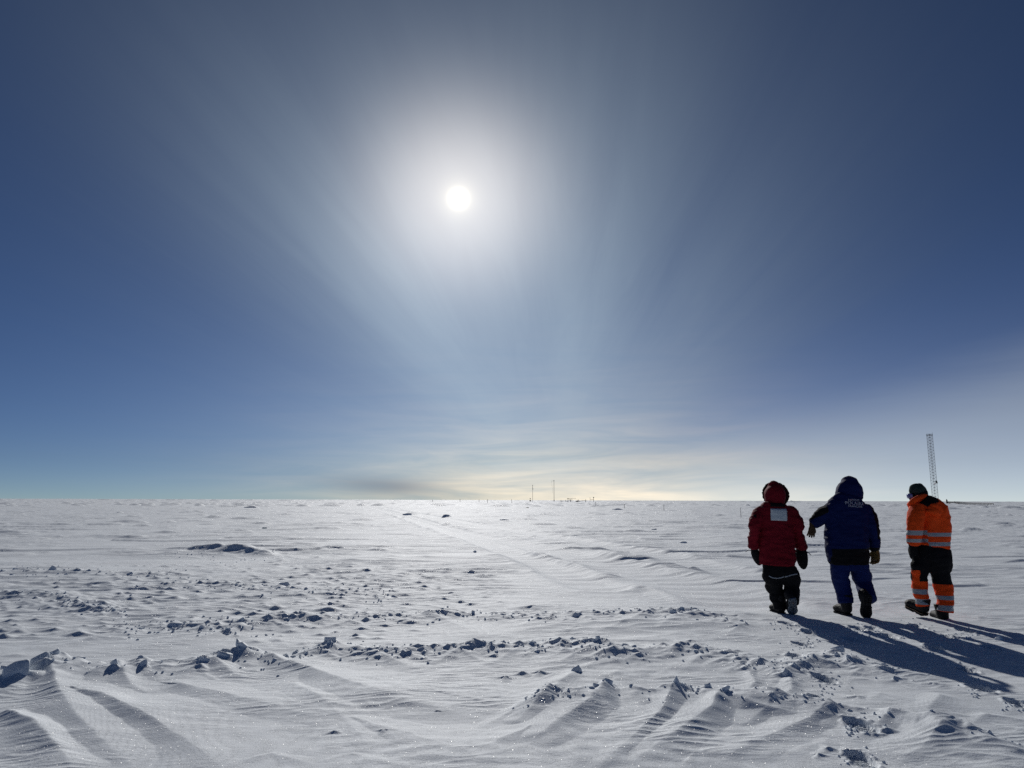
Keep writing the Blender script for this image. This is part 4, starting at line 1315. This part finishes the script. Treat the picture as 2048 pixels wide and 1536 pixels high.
tube(bm, [r(1895, 1120, -.01, 6, 9), r(1896, 1132, -.01, 6.5, 9), r(1894, 1142, -.01, 5.5, 8)], 14)
tube(bm, [r(1830, 1128, .0, 6, 9), r(1829, 1142, .03, 6, 9)], 14)
tb = fuse(bm, .009, 3, [(.008, 5, 10, 3.1), (.004, 12, 22, 1.9)])
lz = [q(1840, 1161.5, .1).z, q(1840, 1179).z, q(1840, 1189).z, q(1840, 1198.5).z, q(1840, 1209.5).z]
rz_ = [q(1885, 1168).z, q(1885, 1190).z, q(1885, 1198).z, q(1885, 1208.5).z, q(1885, 1219.5).z]
for zz in lz + rz_:
    cut(tb, Vector((0, 0, zz)), Vector((0, 0, 1)))
XM = q(1861, 1170).x
isl = lambda c: c.x < XM
og = split(tb, lambda c: c.z < (lz if isl(c) else rz_)[0] or (isl(c) and c.x < q(1838.5, 1150).x and c.y < w.Y + .08 and q(1830, 1140).z > c.z and c.x > q(1826.5, 1150).x))
bn = split(og, lambda c: (lz if isl(c) else rz_)[2] < c.z < (lz if isl(c) else rz_)[1] or (lz if isl(c) else rz_)[4] < c.z < (lz if isl(c) else rz_)[3])
trs = build('trousers', tb, M_BLACK, w.root)
for left_ in (True, False):
    pass
lo_l = split(og, isl); lo_r = og
for b_ in (lo_l, lo_r):
    build('orange_leg_panel', b_, M_ORANGE, trs)
bn_l = split(bn, isl)
for b_ in (bn_l, bn):
    build('reflective_band', b_, M_BAND, trs)
glove(w, q(1827, 1090, .02), q(1826, 1118, .07) - q(1827, 1090, .02), Vector((-.2, 1, 0)), Vector((1, .1, 0)), 1.58, .85, .05, M_BLACK, 'glove', w.root)
glove(w, q(1864, 1090, .32), DN, Vector((0, 1, 0)), Vector((-1, .1, 0)), 1.2, .6, .05, M_BLACK, 'glove', w.root)
boot(w, q(1851, 1233, .05), Vector((-.20, .9, .22)), Vector((.0, 0, 1)), M_RUBBER, M_RUBBER, .32, .15, M_SOLELINE, fat=1.45)
boot(w, q(1890, 1248, -.06), Vector((.16, 1, 0)), Vector((0, 0, 1)), M_RUBBER, M_RUBBER, .32, .16, M_SOLELINE, fat=1.5)


# ------------------------------------------------------------------ far installations on the horizon
M_STEEL = principled('grey_steel', (.22, .225, .23), .6, .4, metallic=.2)
M_DARK = principled('dark_equipment', (.025, .027, .03), .7, .3)
M_WOOD = principled('weathered_wood', (.07, .06, .05), .85, .2, var=.2, vscale=3)
M_WHITE = principled('white_radome', (.85, .85, .85), .35, .5)
_q = G(M_WHITE.node_tree)                       # translucency added so the backlit dish shows bright, for its sun glint
_t = _q.n.new('ShaderNodeBsdfTranslucent'); _t.inputs[0].default_value = (.95, .95, .95, 1)
_m = _q.n.new('ShaderNodeMixShader'); _m.inputs[0].default_value = .75
_q.l.new(_q.n['Principled BSDF'].outputs[0], _m.inputs[1]); _q.l.new(_t.outputs[0], _m.inputs[2])
_q.l.new(_m.outputs[0], _q.n['Material Output'].inputs[0])


def hor(px):
    return 997 + 6 * px / 2048


def place(px, basepx):
    """ground point seen at a pixel below the horizon"""
    Y = CAMH * F / (basepx - hor(px))
    c = onplane(px, basepx, Y)
    return Vector((c.x, c.y, hz(c.x, c.y))), Y / F       # point, metres per pixel there


def bar(bm, a, b, t, t2=None):
    d = b - a
    n = d.normalized()
    rf = Vector((0, 0, 1)) if abs(n.z) < .9 else Vector((0, 1, 0))
    u_ = n.cross(rf).normalized() * t * .5; v_ = n.cross(u_).normalized() * (t2 or t) * .5
    q_ = [[bm.verts.new(p + u_ * i + v_ * j) for i, j in ((-1, -1), (1, -1), (1, 1), (-1, 1))] for p in (a, b)]
    for k in range(4):
        bm.faces.new((q_[0][k], q_[0][(k + 1) % 4], q_[1][(k + 1) % 4], q_[1][k]))
    bm.faces.new(list(reversed(q_[0]))); bm.faces.new(q_[1])


def boxm(bm, c, sx, sy, sz):
    bmesh.ops.create_cube(bm, size=1, matrix=Matrix.Translation(c) @ Matrix.Diagonal((sx, sy, sz, 1)))


V = Vector
# lattice tower
c, k = place(1871.5, 1005.2)
c = c.copy()
Hh = 134.5 * k
half = 3.6 * k
t = empty('lattice_tower', c)
tag(t, 'tall thin grey lattice tower standing on the horizon behind the walker in orange', 'tower')
bm = bmesh.new(); nb_ = 46
cr = [V((sx * half, sy * half, 0)) for sx, sy in ((-1, -1), (1, -1), (1, 1), (-1, 1))]
rz = Matrix.Rotation(.25, 3, 'Z')
cr = [rz @ p for p in cr]
for p in cr:
    bar(bm, c + p + V((0, 0, -.5)), c + p + V((0, 0, Hh)), .24)
build('mast_leg', bm, M_STEEL, t, smooth=False)
bm = bmesh.new()
for i in range(nb_ + 1):
    z0 = Hh * i / nb_; z1 = Hh * (i + 1) / nb_
    for j in range(4):
        a, b = cr[j], cr[(j + 1) % 4]
        bar(bm, c + a + V((0, 0, z0)), c + b + V((0, 0, z0)), .12)
        if i < nb_:
            if (i + j) % 2: a, b = b, a
            bar(bm, c + a + V((0, 0, z0)), c + b + V((0, 0, z1)), .12)
build('bracing', bm, M_STEEL, t, smooth=False)
bm = bmesh.new()
boxm(bm, c + V((0, 0, Hh - .8)), half * 2.3, half * 2.3, .22)
for j in range(4):
    a, b = cr[j] * 1.12, cr[(j + 1) % 4] * 1.12
    for zz in (.0, .7, 1.4):
        bar(bm, c + a + V((0, 0, Hh - .7 + zz)), c + b + V((0, 0, Hh - .7 + zz)), .12)
    bar(bm, c + a + V((0, 0, Hh - .8)), c + a + V((0, 0, Hh + .8)), .14)
build('top_platform', bm, M_STEEL, t, smooth=False)
bm = bmesh.new(); bar(bm, c + cr[1] + V((0, 0, Hh)), c + cr[1] + V((0, 0, Hh + 3.0)), .10)
build('antenna_rod', bm, M_STEEL, t, smooth=False)
bm = bmesh.new()
dc_ = c + V((-.6 * k, -half - .6, 37 * k))
bmesh.ops.create_uvsphere(bm, u_segments=20, v_segments=12, radius=1.55 * k, matrix=Matrix.Translation(dc_) @ Matrix.Diagonal((1, .5, 1.3, 1)))
bar(bm, dc_, c + V((0, -half * .8, 37 * k)), .2)
build('dish', bm, M_WHITE, t)
bm = bmesh.new()
boxm(bm, c + V((2.6 * k, -half - .3, 41 * k)), 2.6 * k, 1.2, 3.0 * k); boxm(bm, c + V((3.4 * k, -half - .3, 38.5 * k)), 2.2 * k, 1.0, 2.2 * k)
build('equipment_box', bm, M_DARK, t, smooth=False)

# two slim masts near the middle of the horizon
def mast(px, basepx, toppx, thick, label, boxes, arm=None):
    c, k = place(px, basepx)
    h = (basepx - toppx) * k
    t = empty('instrument_mast', c); tag(t, label, 'mast', 'slim masts on the horizon')
    bm = bmesh.new()
    bmesh.ops.create_cone(bm, cap_ends=True, segments=10, radius1=thick * .6 * k, radius2=thick * .42 * k, depth=h + 1, matrix=Matrix.Translation(c + V((0, 0, h / 2 - .5))))
    build('pole', bm, M_STEEL, t)
    for dx_, py, wd, hh in boxes:
        bm = bmesh.new()
        z = (basepx - py) * k
        boxm(bm, c + V((dx_ * k, -.15, z)), wd * k, wd * k * .7, hh * k)
        bar(bm, c + V((0, 0, z)), c + V((dx_ * k, -.15, z)), .12)
        bmesh.ops.bevel(bm, geom=bm.edges[:], offset=.04, segments=1, affect='EDGES')
        build('sensor_box', bm, M_DARK, t, smooth=False)
    if arm:
        bm = bmesh.new()
        za = (basepx - arm[1]) * k
        bar(bm, c + V((0, 0, za)), c + V((arm[0] * k, 0, za)), .13)
        build('cross_arm', bm, M_STEEL, t, smooth=False)
        bm = bmesh.new()
        bar(bm, c + V((arm[0] * k, 0, za)), c + V((arm[0] * .45 * k, 0, za - 24 * k)), .07)
        build('rope', bm, M_STEEL, t, smooth=False)
    return t


mast(1065.3, 1004.3, 970, .55, 'shorter of the two slim masts on the horizon, with dark boxes near its top', [(.3, 978, 1.5, 2.0), (-.1, 974.4, 1.1, 1.3), (0, 971, 1.0, 1.6)])
mast(1108.2, 1003.6, 960.6, .7, 'taller of the two slim masts on the horizon, with a short arm at its top', [(0, 962, 1.1, 2.0), (0, 1000.5, 1.6, 2.4)], (-5, 962.6))


def station(px, basepx, name, label, cat, pieces, group='instruments on the horizon'):
    """pieces: (part name, material, kind, px offsets ...) in pixels at that distance"""
    c, k = place(px, basepx)
    t = empty(name, c); tag(t, label, cat, group)
    for nm, mt_, items in pieces:
        bm = bmesh.new()
        for x0, y0, x1, y1, th_ in items:
            a = c + V(((x0 - px) * k, 0, (basepx - y0) * k)); b = c + V(((x1 - px) * k, 0, (basepx - y1) * k))
            bar(bm, a, b, th_ * k)
        bmesh.ops.bevel(bm, geom=bm.edges[:], offset=.03, segments=1, affect='EDGES', clamp_overlap=True)
        build(nm, bm, mt_, t, smooth=False)
    return t


station(1060.5, 1003.6, 'instrument_post', 'short instrument post with two dark boxes at the foot of the shorter mast', 'instrument post',
        [('post', M_STEEL, [(1060.5, 1004.5, 1060.5, 996, .5)]), ('box', M_DARK, [(1059, 1001.2, 1062, 1001.2, 2.0)]), ('box', M_DARK, [(1059.6, 997, 1061.6, 997, 1.1)])])
station(1122.3, 1004.2, 'instrument_post', 'pair of short dark posts right of the taller mast', 'instrument post',
        [('post', M_DARK, [(1122, 1004.6, 1122, 1000, .7)]), ('post', M_DARK, [(1124, 1004.3, 1124, 1001, .5)])])
station(1137, 1004, 'instrument_rack', 'low frame with a dark box on top, left end of the instrument row', 'instrument rack',
        [('leg', M_DARK, [(1131.5, 1004.5, 1131.5, 1000, .6)]), ('leg', M_DARK, [(1136, 1004.5, 1136, 999, .6)]), ('leg', M_DARK, [(1141, 1004.5, 1141, 999, .7)]),
         ('rail', M_STEEL, [(1134, 1000.2, 1142, 1000.2, .5), (1133.5, 1003, 1137, 1003, .6)]), ('box', M_DARK, [(1134.3, 997.3, 1138.5, 997.3, 1.1)])])
station(1146, 1003.6, 'instrument_rack', 'thin rail on two legs beside the low frame in the instrument row', 'instrument rack',
        [('leg', M_DARK, [(1140.2, 1004, 1140.2, 996.5, .55)]), ('leg', M_DARK, [(1143.8, 1004, 1143.8, 996.5, .6)]), ('rail', M_STEEL, [(1139.5, 996.8, 1152, 996.8, .45)])])
station(1156, 1003.8, 'equipment_case', 'group of dark cases in the middle of the instrument row', 'equipment case',
        [('case', M_DARK, [(1151.5, 1002.6, 1155.5, 1002.6, 1.7)]), ('case', M_DARK, [(1156.4, 1003.8, 1156.4, 999.4, 1.7)]), ('case', M_DARK, [(1159.6, 1003.8, 1159.6, 1001, 1.1)])])
station(1168, 1004.5, 'instrument_rack', 'low rail ending in a taller post, right part of the instrument row', 'instrument rack',
        [('post', M_DARK, [(1171.5, 1005.6, 1171.5, 998.6, .9)]), ('rail', M_STEEL, [(1163, 1000.6, 1171.5, 1000.6, .5)]), ('leg', M_STEEL, [(1164, 1004.4, 1164, 1000.4, .5)])])
station(1187, 1003.4, 'weather_station', 'small weather station post with a crossbar and two sensors, right end of the row', 'weather station',
        [('post', M_DARK, [(1187.2, 1004, 1187.2, 994.5, .7)]), ('crossbar', M_STEEL, [(1180, 998.7, 1187.2, 998.7, .55)]), ('sensor', M_DARK, [(1186.3, 995, 1188.2, 995, 1.6)]),
         ('sensor', M_DARK, [(1179.6, 996.2, 1181, 996.2, 1.2)]), ('leg', M_STEEL, [(1180.2, 1003.6, 1180.2, 998.4, .4)])])

# bamboo marker stakes
for px, b_, t_, lab in ((1482, 1036, 1015.5, 'thin bare stake in the snow just left of the person in red'),
                        (1328, 1022, 1009.5, 'thin stake beside the long dark snow ledge'),
                        (1249, 1017, 1007, 'faint thin stake between the instrument row and the dark ledge'),
                        (1191.5, 1010.2, 1003.6, 'faint stake below the weather station'),
                        (1023.5, 1006.8, 998.4, 'thin dark stake left of the shorter mast'),
                        (975, 1006.5, 999.5, 'small stake near the horizon, nearest to the two masts on their left'),
                        (958, 1005, 999, 'small stake near the horizon above the far dark mound, right one of two'),
                        (920, 1004.5, 998.6, 'small stake near the horizon above the far dark mound, left one of two'),
                        (865, 1005.5, 999.6, 'small stake near the horizon above the gap between the far mounds')):
    c, k = place(px, b_)
    h = (b_ - t_) * k
    bm = bmesh.new()
    bmesh.ops.create_cone(bm, cap_ends=True, segments=8, radius1=max(.016, .42 * k), radius2=max(.011, .32 * k), depth=h + .3,
                          matrix=Matrix.Translation(c + V((0, 0, h / 2 - .15))) @ Matrix.Rotation(R(rnd.uniform(-2, 2)), 4, 'Y'))
    tag(build('marker_stake', bm, M_WOOD, None, c), lab, 'stake', 'marker stakes')

# low fence of upright slats running away to the right of the tower
a_, ka = place(1895.8, 1006.9)
b_, kb = place(1987, 1011.8)
f_ = empty('snow_fence', b_); tag(f_, 'low fence of dark upright slats along the right horizon', 'fence')
NP = 58
tops = []
for i in range(NP):
    t_ = (i / (NP - 1))
    p = a_.lerp(b_, t_)
    p.z = hz(p.x, p.y)
    hgt = 1.35 + (.82 - 1.35) * t_
    bm = bmesh.new()
    bar(bm, p + V((0, 0, -.3)), p + V((0, 0, hgt)), .17, .10)
    build('post', bm, M_WOOD, f_, smooth=False)
    tops.append(p + V((0, 0, hgt + .02)))
bm = bmesh.new()
for p0, p1 in zip(tops, tops[1:]):
    bar(bm, p0, p1, .12, .16)
build('top_rail', bm, M_WOOD, f_, smooth=False)
bm = bmesh.new()
for i in list(range(0, 22)) + list(range(34, 44)):
    bar(bm, tops[i] + V((0, .1, -.95)), tops[i + 1] + V((0, .1, -.95)), .08, .30)
build('lower_board', bm, M_WOOD, f_, smooth=False)
c, k = place(1894.2, 1007)
t = empty('marker_board', c); tag(t, 'dark upright board with a slanted top at the left end of the slatted fence', 'board')
bm = bmesh.new()
pts_ = [(-1.2, 0), (1.0, 0), (1.3, 6.6), (-1.1, 8.8)]
fr = [bm.verts.new(c + V((x_ * k, -.1, y_ * k))) for x_, y_ in pts_]; bk = [bm.verts.new(c + V((x_ * k, .1, y_ * k))) for x_, y_ in pts_]
bm.faces.new(fr); bm.faces.new(list(reversed(bk)))
for i in range(4):
    bm.faces.new((fr[i], bk[i], bk[(i + 1) % 4], fr[(i + 1) % 4]))
bmesh.ops.recalc_face_normals(bm, faces=bm.faces[:])
build('panel', bm, M_DARK, t, smooth=False)
bm = bmesh.new(); bar(bm, c + V((-.6 * k, .3, -.4)), c + V((-.6 * k, .3, 7 * k)), .2)
build('post', bm, M_WOOD, t, smooth=False)
for px in (1991.5, 1997, 2000.5, 2010.7, 2014.8, 2018.6, 2022.4, 2026.6, 2030.5, 2034.5, 2038.5):
    big = 2009 < px < 2028
    c, k = place(px, 1011.6 if px < 2005 else 1013.6)
    bm = bmesh.new()
    hh = (1.7 if big else 1.0) * k
    bmesh.ops.create_cone(bm, cap_ends=True, segments=12, radius1=(.75 if big else .4) * k, radius2=(.68 if big else .35) * k, depth=hh + .1, matrix=Matrix.Translation(c + V((0, 0, hh / 2 - .05))))
    bmesh.ops.bevel(bm, geom=bm.edges[:], offset=.015, segments=1, affect='EDGES')
    tag(build('marker_drum', bm, M_DARK, None, c), 'dark drum in the short row right of the slatted fence' if big else 'tiny dark marker near the right end of the horizon', 'drum' if big else 'marker',
        'row of drums by the fence' if big else 'tiny markers by the fence')
#FAREND
